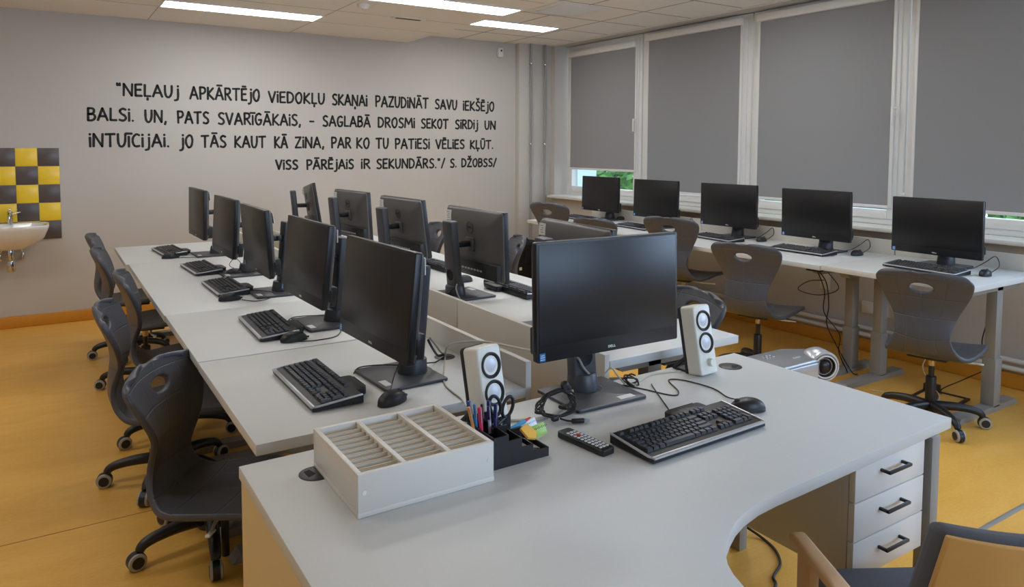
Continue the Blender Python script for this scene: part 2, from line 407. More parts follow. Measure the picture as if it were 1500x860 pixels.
blinds = [(5.962, 7.108, 1.305, 2.63, 'grey roller blind raised highest of all, over the window beside the corner pipes'),
          (4.552, 5.755, 1.105, 2.67, 'grey roller blind of the second window from the corner pipes'),
          (3.118, 4.332, 1.115, 2.67, 'wide grey roller blind of the third window from the corner pipes'),
          (1.70, 2.925, 1.13, 2.67, 'grey roller blind of the fourth window from the corner pipes, above a monitor')]
for a, b, z0, z1, lab in blinds:
    t = tag(empty('roller_blind', (WX-.012, (a+b)/2, z0)), lab, 'blind', 'grey roller blinds on the windows'); hh = z1-z0; wd = b-a
    MB().box((0, 0, hh/2), (.004, wd, hh)).build('fabric', 'blind', t)
    MB().box((0, 0, -.012), (.014, wd, .024), bev=.004).build('bottom_bar', 'white', t)
    MB().box((-.012, 0, hh+.03), (.05, wd+.05, .07), bev=.012).build('cassette', 'white', t)
    for s in (-1, 1): MB().box((.002, s*(wd/2+.013), hh/2), (.018, .024, hh+.04), bev=.003).build('side_rail', 'white', t)
    yc = -wd/2-.05 if a > 4 and a < 5 else wd/2+.055 if a < 4 else -wd/2-.02
    if a < 5:
        ch = MB().tube([(-.02, yc, hh), (-.02, yc, .09)], .0018, n=5).tube([(-.02, yc+.014, hh), (-.02, yc+.014, .09)], .0018, n=5)
        ch.lathe([(0, -.012), (.012, -.008), (.014, 0), (.012, .008), (0, .012)], 12, mtx=Matrix.Translation((-.02, yc+.007, .08)))
        ch.build('pull_chain', 'white', t)
# outside: a pale wing of the building and shrubs
o = MB().box((8.66, 12.2, .8), (.62, 2.4, 7.6)).box((8.345, 11.7, 1.3), (.02, .7, 1.2), mi=1).box((8.345, 11.7, 1.3), (.03, .04, 1.2), mi=0)
tag(o.build('building_wing', ['outside_wall', 'glass']), 'pale blue-white building seen through the gap below the highest raised blind', 'building')
struct(MB().box((16, 8, -3.2), (20, 30, .4)).build('ground', 'ground'))
def shrub(x, y, z, r, seed, lab, mt):
    rnd = random.Random(seed); t = tag(empty('shrub', (x, y, -3.0)), lab, 'shrub', 'green shrubs outside the windows')
    MB().tube([(0, 0, 0), (.05, .03, 1.5), (0, 0, z+3.0-.3*r)], .09, n=8, radii=[.12, .09, .05]).build('trunk', 'bark', t)
    g = bmesh.new()
    for k in range(900):
        v = Vector((rnd.gauss(0, 1), rnd.gauss(0, 1), rnd.gauss(0, 1))).normalized()*r*(.55+.45*rnd.random()**.5)
        v.z = v.z*1.1+z+3.0; a = Vector((rnd.gauss(0, 1), rnd.gauss(0, 1), rnd.gauss(0, 1))).normalized(); b = a.orthogonal().normalized()
        s = .10+.08*rnd.random(); n_ = a.cross(b)*.02
        g.faces.new([g.verts.new(v+a*s), g.verts.new(v+b*s*.5+n_), g.verts.new(v-a*s), g.verts.new(v-b*s*.5+n_)])
    m = MB(); m.bm.free(); m.bm = g; m.build('foliage', mt, t)
shrub(10.6, 12.9, .75, 1.15, 1, 'light green shrub outside beside the pale building corner', 'leaf')
shrub(10.2, 7.9, .35, 1.1, 3, 'green shrub outside the third window from the corner pipes', 'leaf')
shrub(10.0, 4.6, .3, 1.1, 5, 'green shrub outside the fourth window from the corner pipes', 'leaf')
rnd = random.Random(9); g = bmesh.new()
for k in range(6000):
    v = Vector((14+rnd.gauss(0, .6), 1+rnd.random()*22, -3+rnd.random()**.8*5.4)); a = Vector((rnd.gauss(0, 1), rnd.gauss(0, 1), rnd.gauss(0, 1))).normalized(); b = a.orthogonal().normalized(); q = .2+.16*rnd.random()
    g.faces.new([g.verts.new(v+a*q), g.verts.new(v+b*q*.55), g.verts.new(v-a*q), g.verts.new(v-b*q*.55)])
m = MB(); m.bm.free(); m.bm = g
tag(m.build('hedge', 'leafd'), 'tall dark green hedge of leaves running behind the shrubs outside', 'hedge', kind='stuff')

# ------------------------------------------------------------------ ceiling fittings
def panel(x0, x1, yc, z, lab):
    t = tag(empty('ceiling_light', ((x0+x1)/2, yc, z)), lab, 'ceiling light', 'white ceiling light panels'); L = x1-x0; W = .29
    fr = MB()
    for s in (-1, 1): fr.box((0, s*(W/2+.008), -.004), (L+.03, .016, .012), bev=.003); fr.box((s*(L/2+.008), 0, -.004), (.016, W, .012), bev=.003)
    fr.build('frame', 'white', t); MB().box((0, 0, -.003), (L, W, .006)).build('diffuser', 'led', t)
panel(.825, 2.075, 6.475, ZL, 'lit ceiling panel closest to the washbasin wall end, beside the lettered wall')
panel(2.12, 3.36, 5.27, ZL, 'lit ceiling panel at the step of the ceiling, away from the lettered wall')
panel(3.40, 4.52, 6.325, ZR, 'lit ceiling panel set in the higher ceiling near the corner pipes')
for x0, yc, z in ((.825, 4.0, ZL), (2.12, 2.8, ZL), (3.42, 3.85, ZR), (-1.6, 5.0, ZL), (-1.6, 2.6, ZL)):
    panel(x0, x0+1.2, yc, z, 'lit ceiling panel over the front half of the room, above the picture')
t = tag(empty('air_vent', (3.99, 5.33, ZR)), 'square grey slatted air vent in the ceiling by the windows', 'vent')
MB().box((0, 0, -.002), (.56, .56, .006), bev=.002).build('face_plate', 'white', t)
v = MB()
for k in range(22): v.box((0, -.2+.4*k/21, -.008), (.42, .006, .008), rot=(.5, 0, 0))
v.build('grille', 'white', t); 
t = tag(empty('slot_vent', (2.76, 6.05, ZL)), 'small black slot vent in the dropped ceiling', 'vent')
MB().box((0, 0, -.002), (.31, .1, .006), bev=.002).build('face_plate', 'white', t); MB().box((0, 0, -.005), (.24, .035, .004)).build('slot', 'darkhole', t)
t = tag(empty('smoke_detector', (2.19, 5.66, ZL)), 'small round white detector on the ceiling beside the light panel', 'detector')
MB().lathe([(0, -.035), (.03, -.034), (.045, -.02), (.052, 0), (0, 0)], 24).build('housing', 'white', t); MB().lathe([(0, -.04), (.012, -.038), (.014, -.03), (0, -.03)], 14).build('sensor_eye', 'cone', t)
t = tag(empty('motion_sensor', (4.55, YB, 2.66)), 'small white motion sensor high in the back corner', 'sensor')
MB().box((0, -.03, 0), (.065, .06, .11), bev=.012).build('housing', 'white', t); MB().box((0, -.062, .02), (.02, .004, .02), bev=.001).build('lens', 'darkhole', t)
for x, lab in ((4.93, 'thin grey vertical pipe on the corner pillar, on the lettered wall side'), (5.135, 'thin grey vertical pipe on the corner pillar, on the window side')):
    t = tag(empty('heating_pipe', (x, 7.295, 0)), lab, 'pipe', 'vertical pipes in the corner')
    MB().cyl((0, 0, 0), (0, 0, 2.784), .0125, n=16).build('pipe', 'steel', t)
    for z in (.66, 1.585, 2.545):
        MB().cyl((0, 0, z-.009), (0, 0, z+.009), .0215, n=16, bev=.003).cyl((0, 0, z), (0, .043, z), .006).build('clamp', 'chrome', t)
t = tag(empty('heating_pipe', (XW-.05, 3.9, .19)), 'pair of horizontal pipes along the wall below the windows', 'pipe')
for z in (.0, -.052): MB().cyl((0, -3.4, z), (0, 2.9, z), .016, n=14).build('pipe', 'white', t)
for y in (-.62, 1.2): MB().box((.012, y, -.026), (.05, .02, .1), bev=.004).build('clamp', 'black', t)
t = tag(empty('socket_trunking', (XW-.012, 3.03, .34)), 'white socket trunking low on the window wall, behind the desk joint legs', 'socket')
MB().box((0, 0, 0), (.024, .34, .09), bev=.004).build('channel', 'white', t)
for k in range(3): MB().box((-.014, .1-.1*k, 0), (.01, .075, .075), bev=.006).lathe([(0, 0), (.02, 0), (.022, .003), (0, .003)], 18, mtx=Matrix.Translation((-.02, .1-.1*k, 0)) @ Matrix.Rotation(-pi/2, 4, 'Y')).build('socket', 'white', t)
t = tag(empty('wall_socket', (XW-.012, 3.52, .5)), 'white double socket on the wall behind the hanging cables', 'socket')
MB().box((0, 0, 0), (.024, .085, .16), bev=.006).build('plate', 'white', t)
for s in (-1, 1): MB().lathe([(0, 0), (.022, 0), (.024, .004), (0, .004)], 18, mtx=Matrix.Translation((-.013, 0, s*.038)) @ Matrix.Rotation(-pi/2, 4, 'Y')).build('outlet', 'sticker', t)

# ------------------------------------------------------------------ lettering on the back wall
words = [[('"NEĻAUJ',0.539,1.064,1.991,0.121),('APKĀRTĒJO',1.148,1.795,1.984,0.127),('VIEDOKĻU',1.869,2.447,1.978,0.121),('SKAŅAI',2.516,2.909,1.973,0.125),('PAZUDINĀT',2.993,3.632,1.970,0.127),('SAVU',3.704,3.995,1.968,0.120),('IEKŠĒJO',4.064,4.492,1.965,0.119)],
 [('BALSI.',0.310,0.685,1.763,0.123),('UN,',0.763,0.952,1.756,0.123),('PATS',1.035,1.321,1.754,0.123),('SVARĪGĀKAIS,',1.392,2.195,1.751,0.124),('-',2.275,2.334,1.751,0.121),('SAGLABĀ',2.412,2.943,1.751,0.121),('DROSMI',3.020,3.463,1.750,0.119),('SEKOT',3.530,3.883,1.749,0.117),('SIRDIJ',3.960,4.272,1.750,0.114),('UN',4.353,4.513,1.750,0.111)],
 [('INTUĪCIJAI.',0.318,0.971,1.532,0.128),('JO',1.049,1.177,1.529,0.130),('TĀS',1.238,1.472,1.530,0.125),('KAUT',1.539,1.846,1.528,0.124),('KĀ',1.919,2.060,1.527,0.126),('ZINA,',2.125,2.433,1.527,0.123),('PAR',2.502,2.725,1.525,0.123),('KO',2.775,2.931,1.523,0.124),('TU',2.994,3.150,1.522,0.122),('PATIESI',3.217,3.644,1.520,0.122),('VĒLIES',3.712,4.091,1.522,0.115),('KĻŪT.',4.157,4.481,1.521,0.112)],
 [('VISS',1.929,2.161,1.310,0.106),('PĀRĒJAIS',2.240,2.752,1.306,0.111),('IR',2.826,2.937,1.306,0.113),('SEKUNDĀRS."/',2.999,3.838,1.304,0.116),('S.',3.895,3.988,1.307,0.110),('DŽOBSS/',4.043,4.526,1.311,0.106)]]
class WallPlace:
    n = Vector((0, -1, 0))
    def __call__(s, x, z): return Vector((x, -.0004, z))
t = tag(empty('wall_lettering', (0, YB, 0)), 'four lines of black hand-drawn lettering painted on the back wall', 'lettering')
for row in words:
    for wdd, x0, x1, z0, h in row:
        mb = MB(); text_strokes(mb, wdd, x0-.002, x1+.002, z0-.002, h+.004, .0205, WallPlace(), gap=.16); mb.build('word', 'lettering', t)

# ------------------------------------------------------------------ tiles and washbasin
t = MB(); xs = [.095-.158*k for k in range(5)]; zs = [1.527-.1565*k for k in range(6)]
for i in range(4):
    for j in range(5):
        t.box(((xs[i]+xs[i+1])/2, YB-.005, (zs[j]+zs[j+1])/2), (.1555, .01, .154), bev=.0015, mi=(1 if (i+j) % 2 == 0 else 0))
t.box(((xs[0]+xs[4])/2, YB-.003, (zs[0]+zs[5])/2), (.632, .006, .7825), mi=2)
tag(t.build('tile_splashback', ['ty', 'td', 'grout']), 'yellow and dark brown checkered tile panel behind the washbasin', 'tiles')
def basin_ring(w_, d_, z, y0): return [(x, y0-d_/2+yy, z) for x, yy in rrect(w_, d_, min(w_, d_)*.32, 6)]
B = empty('washbasin', (-.27, YB, .70)); tag(B, 'white ceramic washbasin on the wall below the checkered tiles', 'washbasin')
rings = [basin_ring(.20, .20, .0, -.10), basin_ring(.36, .32, .035, -.01), basin_ring(.48, .41, .09, 0), basin_ring(.54, .44, .165, 0), basin_ring(.55, .45, .19, 0), basin_ring(.545, .445, .197, 0),
         basin_ring(.50, .36, .194, -.065), basin_ring(.46, .33, .15, -.08), basin_ring(.34, .25, .08, -.11), basin_ring(.12, .1, .065, -.17)]
g = bmesh.new(); RV = [[g.verts.new(p) for p in r] for r in rings]
for A, C in zip(RV, RV[1:]):
    for k in range(len(A)): g.faces.new((A[k], A[(k+1) % len(A)], C[(k+1) % len(A)], C[k]))
g.faces.new(RV[0][::-1]); g.faces.new(RV[-1]); bmesh.ops.recalc_face_normals(g, faces=list(g.faces))
m = MB(); m.bm.free(); m.bm = g; m.build('bowl', 'ceramic', B, ang=60)
fa = MB().cyl((0, -.065, .19), (0, -.065, .30), .019, bev=.004).tube([(0, -.065, .27), (0, -.13, .285), (0, -.19, .262)], .013, smooth=4).cyl((0, -.19, .264), (0, -.192, .245), .013)
fa.build('tap', 'chrome', B); MB().box((.0, -.06, .312), (.018, .06, .018), bev=.005).cyl((.02, -.065, .275), (.075, -.065, .29), .006).build('tap_lever', 'chrome', B)
MB().cyl((0, -.2, .0), (0, -.2, -.10), .022, bev=.003).cyl((0, -.2, -.10), (0, -.2, -.19), .03, bev=.006).tube([(0, -.2, -.11), (0, -.1, -.115), (0, -.005, -.115)], .016).build('drain_trap', 'chrome', B)
for s in (-1, 1): MB().cyl((s*.08, -.005, -.09), (s*.08, -.04, -.09), .011).cyl((s*.08, -.04, -.115), (s*.08, -.04, -.06), .012, bev=.003).tube([(s*.08, -.04, -.06), (s*.06, -.05, .0), (s*.03, -.06, .06)], .005).build('valve', 'chrome', B)
# ================================================================== DESKS
def t_leg(parent, x, y, zt, x0, x1, wy=.075):
    l = MB().box((x, y, (zt-.04+.28)/2), (.07, wy-.015, zt-.04-.28), bev=.003).box((x, y, .17), (.08, wy, .29), bev=.003).build('leg', 'steel', parent)
    ft = MB(); L = x1-x0
    ft.prism([(x0, -.018), (x0+.03, .016), (x1-.03, .016), (x1, -.018)], -wy*.5, wy*.5, mtx=Matrix.Translation((0, y, .018)) @ Matrix.Rotation(pi/2, 4, 'X'))
    ft.build('foot', 'steel', l)
def end_arm(parent, x0, x1, y, zt):
    MB().prism([(x0, 0), (x1, 0), (x1-.06, -.05), (x0+.06, -.05)], -.03, .03, mtx=Matrix.Translation((0, y, zt-.028)) @ Matrix.Rotation(pi/2, 4, 'X')).build('support_arm', 'steel', parent)
def desk(x0, x1, y0, y1, zt, lab, grp, panel, xl, grom=None, tray=True, panel_z=(.6, .83)):
    cx, cy = (x0+x1)/2, (y0+y1)/2
    t = tag(empty('desk', (cx, cy, 0)), lab, 'desk', grp)
    X0, X1, Y0, Y1 = x0-cx, x1-cx, y0-cy, y1-cy
    MB().box((0, 0, zt-.016), (x1-x0, y1-y0, .032), bev=.0018).build('tabletop', 'desk', t)
    if panel:
        pa, pb = panel[0]-cx, panel[1]-cx
        MB().box(((pa+pb)/2, 0, sum(panel_z)/2), (pb-pa, y1-y0-.002, panel_z[1]-panel_z[0]), bev=.0015).build('cable_panel', 'board', t)
    for y in (Y0+.1, Y1-.1):
        t_leg(t, xl-cx, y, zt, X0+.08, X1-.06); end_arm(t, X0+.06, X1-.04, y, zt)
    MB().box((xl-cx+.06, 0, zt-.06), (.05, y1-y0-.22, .04), bev=.003).build('beam', 'steel', t)
    if tray: MB().box((xl-cx+.2, 0, zt-.12), (.14, y1-y0-.3, .005)).box((xl-cx+.13, 0, zt-.1), (.004, y1-y0-.3, .045)).build('cable_tray', 'dsteel', t)
    for gx, gy in grom or []:
        MB().lathe([(0, .003), (.036, .003), (.04, .001), (.04, 0), (0, 0)], 28).box((0, -.018, .0032), (.03, .016, .001), mi=1).build('cable_grommet', ['black', 'darkhole'], t, loc=(gx-cx, gy-cy, zt))
    return t
g1 = 'desks of the washbasin-side row'
desk(.455, 1.335, 1.997, 2.884, .74, 'pale desk of the washbasin-side row, first from the teacher desk', g1, (1.335, 1.357), .92, [(1.272, 2.468)])
desk(.455, 1.335, 2.890, 3.776, .742, 'pale desk of the washbasin-side row, second from the teacher desk', g1, (1.335, 1.357), .92, [(1.25, 3.36)])
desk(.452, 1.335, 3.782, 5.582, .74, 'long pale desk of the washbasin-side row with two keyboards on it', g1, (1.335, 1.357), .92)
desk(.438, 1.335, 5.590, 6.585, .735, 'pale desk of the washbasin-side row next to the lettered wall', g1, (1.335, 1.357), .92)
g2 = 'desks of the middle row'
pz = (.42, .805)
desk(1.692, 2.378, 1.985, 3.100, .78, 'pale desk of the middle row whose end sticks out behind the speaker with the knob', g2, (1.668, 1.690), 1.98, panel_z=pz)
desk(1.692, 2.378, 3.104, 4.02, .78, 'pale desk of the middle row, second from the teacher desk', g2, (1.668, 1.690), 1.98, panel_z=pz)
desk(1.692, 2.378, 4.024, 5.82, .78, 'long pale desk of the middle row, third from the teacher desk', g2, (1.668, 1.690), 1.98, panel_z=pz)
desk(1.692, 2.378, 5.824, 6.62, .78, 'pale desk of the middle row next to the lettered wall', g2, (1.668, 1.690), 1.98, panel_z=pz)
g3 = 'desks along the windows'
d1 = desk(4.17, 5.02, 1.945, 2.838, .80, 'window desk with a single monitor, farthest from the corner pipes', g3, (5.022, 5.04), 4.69, tray=False, panel_z=(.7, .9))
d2 = desk(4.172, 5.02, 2.844, 4.64, .795, 'long window desk with two monitors and cables hanging at its joint', g3, (5.022, 5.04), 4.69, tray=False, panel_z=(.7, .9))
d3 = desk(4.17, 5.02, 4.646, 6.23, .80, 'window desk reaching the corner pillar and pipes', g3, (5.022, 5.04), 4.69, tray=False, panel_z=(.7, .9))
MB().box((4.24-4.596, 2.93-3.742, .753), (.05, .1, .022), bev=.004).build('height_control', 'black', d2)

# teacher's desk: an L-shaped top with a swept inner corner
T = tag(empty('teacher_desk', (1.33, 1.4, 0)), 'large pale L-shaped teacher desk with a curved inner edge and three drawers', 'desk')
curve = [(1.42, 1.064), (1.35, 1.058), (1.282, 1.043), (1.235, 1.026), (1.192, 1.004), (1.152, .98), (1.12, .954), (1.096, .928), (1.078, .898), (1.064, .862), (1.056, .82), (1.052, .75)]
out = [(.387, .2), (1.05, .2)] + curve[::-1] + [(1.55, 1.068), (2.275, 1.095), (2.27, 1.915), (.387, 1.885)]
MB().prism([(x-1.33, y-1.4) for x, y in out], .708, .74, bev=.0018).build('tabletop', 'desk', T)
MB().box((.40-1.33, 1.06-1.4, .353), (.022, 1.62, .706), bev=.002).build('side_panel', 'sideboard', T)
MB().box((1.29-1.33, 1.845-1.4, .405), (1.76, .018, .60), bev=.002).build('modesty_panel', 'board', T)
for x, y in ((2.172, 1.106), (2.22, 1.83), (1.0, .26)): MB().box((x-1.33, y-1.4, .354), (.042, .045, .708), bev=.002).build('leg', 'steel', T)
MB().box((2.196-1.33, 1.47-1.4, .69), (.04, .68, .03), bev=.002).build('rail', 'steel', T)
for x, y, a in ((.54, 1.742, .6), (2.115, 1.80, 2.6)):
    MB().lathe([(0, .003), (.037, .003), (.042, .0012), (.042, 0), (0, 0)], 32).prism([(-.03, -.002), (-.012, .028), (.004, .024), (-.006, -.004)], .0028, .0036, mi=1).build('cable_grommet', ['black', 'darkhole'], T, loc=(x-1.33, y-1.4, .74), rz=a)
# drawers hung under the right-hand end
D = tag(empty('drawer_unit', (1.957, 1.31, .385)), 'white three-drawer unit with black handles under the teacher desk', 'drawers')
MB().box((0, .012, .163), (.342, .416, .326), bev=.002).build('carcass', 'board', D)
for k in range(3):
    zc = .054+.109*k
    dr = MB().box((0, -.207, zc), (.340, .018, .1055), bev=.0015).build('drawer', 'white', D)
    MB().box((.0, -.241, zc+.012), (.11, .008, .008), bev=.0015).box((-.051, -.228, zc+.012), (.008, .03, .008), bev=.001).box((.051, -.228, zc+.012), (.008, .03, .008), bev=.001).build('handle', 'black', dr)

# ================================================================== SCHOOL SWIVEL CHAIRS
prof = [(-.240, .428), (-.232, .445), (-.205, .456), (-.13, .462), (-.03, .455), (.06, .446), (.13, .447), (.18, .468), (.212, .512), (.222, .566), (.215, .632), (.208, .694), (.216, .758), (.235, .822), (.257, .876), (.268, .908)]
wid = [.165, .20, .222, .232, .232, .222, .200, .168, .142, .132, .140, .162, .196, .224, .243, .247]
def chain(vals, s):
    n = len(vals)-1; x = s*n; i = min(int(x), n-1); t = x-i
    g = lambda k: vals[max(0, min(n, k))]
    a, b, c_, d = g(i-1), g(i), g(i+1), g(i+2)
    return .5*((2*b)+(c_-a)*t+(2*a-5*b+4*c_-d)*t*t+(3*b-a-3*c_+d)*t**3)
PY = [p[0] for p in prof]; PZ = [p[1] for p in prof]
NU, NV = 36, 72
VM = lambda t: t-.7*sin(2*pi*t)/(2*pi)      # rows gather towards both ends, where the corners round
def shell_pt(u, v):
    y = chain(PY, v); z = chain(PZ, v); w_ = chain(wid, v)
    if v > .84: q = (v-.84)/.16; w_ *= .60+.40*max(0, 1-q**2.4)**(1/2.4)
    if v < .06: q = (.06-v)/.06; w_ *= (1-q**2.2*.22)
    x = (2*u-1)
    back = max(0, min(1, (v-.5)/.2)); seat = max(0, min(1, (.42-v)/.1))
    y -= back*.046*x*x; z -= max(0, (v-.8)/.2)*.016*x*x; z += seat*(.018*x*x-.006); 
    waist = math.exp(-((v-.52)/.09)**2); y -= waist*.012*x*x; z += waist*.02*x*x
    return x*w_, y, z
HC, HU, HV = .874, .125, .027     # hand hole: centre along the shell, half sizes in parameter space
def shell_mesh():
    uvs = {}; t = bmesh.new(); lay = t.loops.layers.uv.new('UVMap')
    P = []
    for i in range(NU+1):
        for j in range(NV+1): P.append([i/NU, VM(j/NV)])
    def inside(u, v): return ((u-.5)/HU)**2+((v-HC)/HV)**2 < 1
    faces = []
    for i in range(NU):
        for j in range(NV):
            if not inside((i+.5)/NU, VM((j+.5)/NV)): faces.append([i*(NV+1)+j, (i+1)*(NV+1)+j, (i+1)*(NV+1)+j+1, i*(NV+1)+j+1])
    cnt = {}
    for fc in faces:
        for a, b in zip(fc, fc[1:]+fc[:1]): cnt[frozenset((a, b))] = cnt.get(frozenset((a, b)), 0)+1
    for e, c_ in cnt.items():
        if c_ == 1:
            for k in e:
                u, v = P[k]
                if .2 < u < .8 and .75 < v < .96:
                    r = math.sqrt(((u-.5)/HU)**2+((v-HC)/HV)**2); P[k] = [.5+(u-.5)/r, HC+(v-HC)/r]
    used = sorted({k for fc in faces for k in fc}); V = {k: t.verts.new(shell_pt(*P[k])) for k in used}
    for fc in faces:
        f_ = t.faces.new([V[k] for k in fc])
        for l, k in zip(f_.loops, fc): l[lay].uv = (P[k][0]*.5, P[k][1]*.9)
    bmesh.ops.recalc_face_normals(t, faces=list(t.faces))
    return t
CH = empty('swivel_chair')
m = MB(); m.bm.free(); m.bm = shell_mesh(); sh = m.build('shell', 'shell', CH, ang=70)
so = sh.modifiers.new('thickness', 'SOLIDIFY'); so.thickness = .024; so.offset = 0
bv = sh.modifiers.new('round', 'SUBSURF'); bv.levels = 1; bv.render_levels = 1
MB().box((0, .0, .425), (.20, .22, .02), bev=.006).box((0, 0, .412), (.09, .12, .02), bev=.004).build('seat_mechanism', 'black', CH)
MB().tube([(-.05, -.03, .408), (-.15, -.035, .402), (-.20, -.05, .402)], .006).box((-.215, -.053, .402), (.05, .018, .008), bev=.003).build('height_lever', 'sticker', CH)
MB().cyl((0, 0, .36), (0, 0, .41), .0175, bev=.002).cyl((0, 0, .2), (0, 0, .365), .0145, mi=1).build('gas_lift', ['brass', 'black'], CH)
MB().cyl((0, 0, .075), (0, 0, .27), .027, bev=.003).cyl((0, 0, .07), (0, 0, .125), .05, r2=.034, bev=.004).build('column', 'black', CH)
for k in range(5):
    a = 2*pi*k/5
    arm = MB().tube([(.03, 0, .105), (.12, 0, .108), (.20, 0, .10), (.245, 0, .086), (.262, 0, .066)], .02, smooth=4, n=12, radii=[.026, .024, .021, .019, .016]).build('base_arm', 'black', CH, rz=a)
    cs = MB()
    for s in (-1, 1):
        Y = s*.013
        cs.cyl((.272, Y-.009, .032), (.272, Y+.009, .032), .032, n=24, bev=.005, mi=1)
        cs.cyl((.272, Y+s*.0092, .032), (.272, Y+s*.0105, .032), .0215, n=24, mi=0)
    cs.cyl((.272, -.0125, .032), (.272, .0125, .032), .0335, n=20, mi=0).cyl((.262, 0, .03), (.262, 0, .07), .008, mi=0)
    cs.build('castor', ['black', 'tyre'], arm)
def place_chair(x, y, ang, dz, sc, lab, grp, first=[True], spin=.3, base=(0, 0)):
    o = CH if first[0] else copy_tree(CH); first[0] = False
    o.location = (x, y, 0); o.rotation_euler.z = R_(ang); tag(o, lab, 'chair', grp)
    for c_ in o.children:
        n_ = c_.name.split('.')[0]
        if n_ in ('shell', 'seat_mechanism', 'height_lever', 'gas_lift'): c_.location.z = dz
        if n_ == 'shell': c_.scale = (sc, sc, sc); c_.location.z = dz-.45*(sc-1)
        if n_ == 'base_arm': c_.rotation_euler.z += spin
        if n_ in ('base_arm', 'column'):
            q = Matrix.Rotation(-R_(ang), 2) @ Vector(base); c_.location.x, c_.location.y = q.x, q.y
    return o
ga = 'dark swivel chairs of the washbasin-side row'; gb = 'dark swivel chairs along the windows'; gc = 'dark swivel chairs of the middle row'
place_chair(.52, 2.79, 53.4, -.175, 1.04, 'dark swivel chair of the washbasin-side row, first from the teacher desk, hole in its back', ga, spin=1.15, base=(-.02, .17))
place_chair(.445, 3.655, 80, -.098, 1.06, 'dark swivel chair of the washbasin-side row, second from the teacher desk', ga, spin=.4)
place_chair(.56, 4.18, 85, -.037, 1.06, 'dark swivel chair of the washbasin-side row, third from the teacher desk', ga, spin=.7)
place_chair(.503, 5.15, 84, -.03, 1.06, 'dark swivel chair of the washbasin-side row, second from the lettered wall', ga, spin=.2)
place_chair(.51, 6.0, 84, -.03, 1.06, 'dark swivel chair of the washbasin-side row, next to the lettered wall', ga, spin=.5)
place_chair(4.17, 2.125, 102.5, -.03, 1.03, 'dark swivel chair at the single-monitor window desk, whole back and castors showing', gb, spin=-.05)
place_chair(4.09, 3.25, 104.5, -.015, 1.06, 'dark swivel chair before the hanging cables of the window desks, seat seen sideways', gb, spin=.6)
place_chair(4.24, 4.09, 104, .09, 1.04, 'dark window-desk chair partly hidden behind the teacher desk monitor', gb, spin=.2)
place_chair(4.26, 5.02, 102, .0, 1.04, 'dark window-desk chair, second from the corner pipes, only its top showing', gb, spin=.4)
place_chair(4.26, 5.72, 104, .09, 1.04, 'dark window-desk chair next to the corner pipes', gb, spin=.1)
place_chair(2.30, 2.42, 260, -.045, 1.04, 'dark chair whose curved top rim rises behind the speaker with the knob', gc, spin=.3)
place_chair(2.53, 4.31, 246, 0, 1.04, 'dark chair between the middle row and the black bag in the corner', gc, spin=.6)
place_chair(2.44, 5.32, 264, 0, 1.04, 'dark chair whose handle hole shows between two middle-row monitors', gc, spin=.1)

# ------------------------------------------------------------------ wooden armchair at the lower right
W = tag(empty('wooden_armchair', (1.752, .785, 0), math.atan2(.5, -.866)), 'plywood armchair with grey upholstery in front of the drawers', 'armchair')
def back_pt(u, v, off):
    x = (2*u-1); w_ = .27-.035*v; y = .235+.07*v-.07*x*x+off; z = .50+.32*v
    return (x*w_, y, z)
def slab(fn, th0, th1, nu, nv, mats, name, parent, r=.0):
    t = bmesh.new(); A = [[t.verts.new(fn(i/nu, j/nv, th0)) for j in range(nv+1)] for i in range(nu+1)]
    B_ = [[t.verts.new(fn(i/nu, j/nv, th1)) for j in range(nv+1)] for i in range(nu+1)]
    for i in range(nu):
        for j in range(nv):
            t.faces.new((A[i][j], A[i+1][j], A[i+1][j+1], A[i][j+1])); t.faces.new((B_[i][j], B_[i][j+1], B_[i+1][j+1], B_[i+1][j]))
    for i in range(nu):
        t.faces.new((A[i][0], B_[i][0], B_[i+1][0], A[i+1][0])); t.faces.new((A[i][nv], A[i+1][nv], B_[i+1][nv], B_[i][nv]))
    for j in range(nv):
        t.faces.new((A[0][j], A[0][j+1], B_[0][j+1], B_[0][j])); t.faces.new((A[nu][j], B_[nu][j], B_[nu][j+1], A[nu][j+1]))
    bmesh.ops.recalc_face_normals(t, faces=list(t.faces))
    m = MB(); m.bm.free(); m.bm = t; o = m.build(name, mats, parent, ang=50)
    b = o.modifiers.new('round', 'BEVEL'); b.width = r or .004; b.segments = 3; b.limit_method = 'ANGLE'; b.angle_limit = R_(50); return o
slab(lambda u, v, o: back_pt(.015+.97*u, v*.97, o), .012, 0, 20, 10, 'ply', 'back_panel', W, .004)
slab(lambda u, v, o: back_pt(u, v*1.03-.03, o), 0, -.045, 20, 10, 'grey_fabric', 'back_cushion', W, .016)
MB().box((0, -.02, .41), (.53, .50, .07), bev=.022, seg=3).build('seat_cushion', 'grey_fabric', W)
MB().box((0, .0, .365), (.50, .48, .016), bev=.005).build('seat_panel', 'beech', W)
for s in (-1, 1):
    X = s*.325
    MB().box((X, -.005, .575), (.046, .37, .026), bev=.012, seg=3).build('armrest', 'beech', W)
    MB().box((X, -.12, .283), (.026, .07, .566), bev=.006).build('leg', 'beech', W)
    MB().box((X, .14, .283), (.026, .07, .566), bev=.006).build('leg', 'beech', W)
    MB().box((X, .01, .36), (.024, .22, .06), bev=.004).build('side_rail', 'beech', W)
    MB().box((s*.285, .01, .36), (.10, .06, .03), bev=.004).build('seat_bracket', 'beech', W)

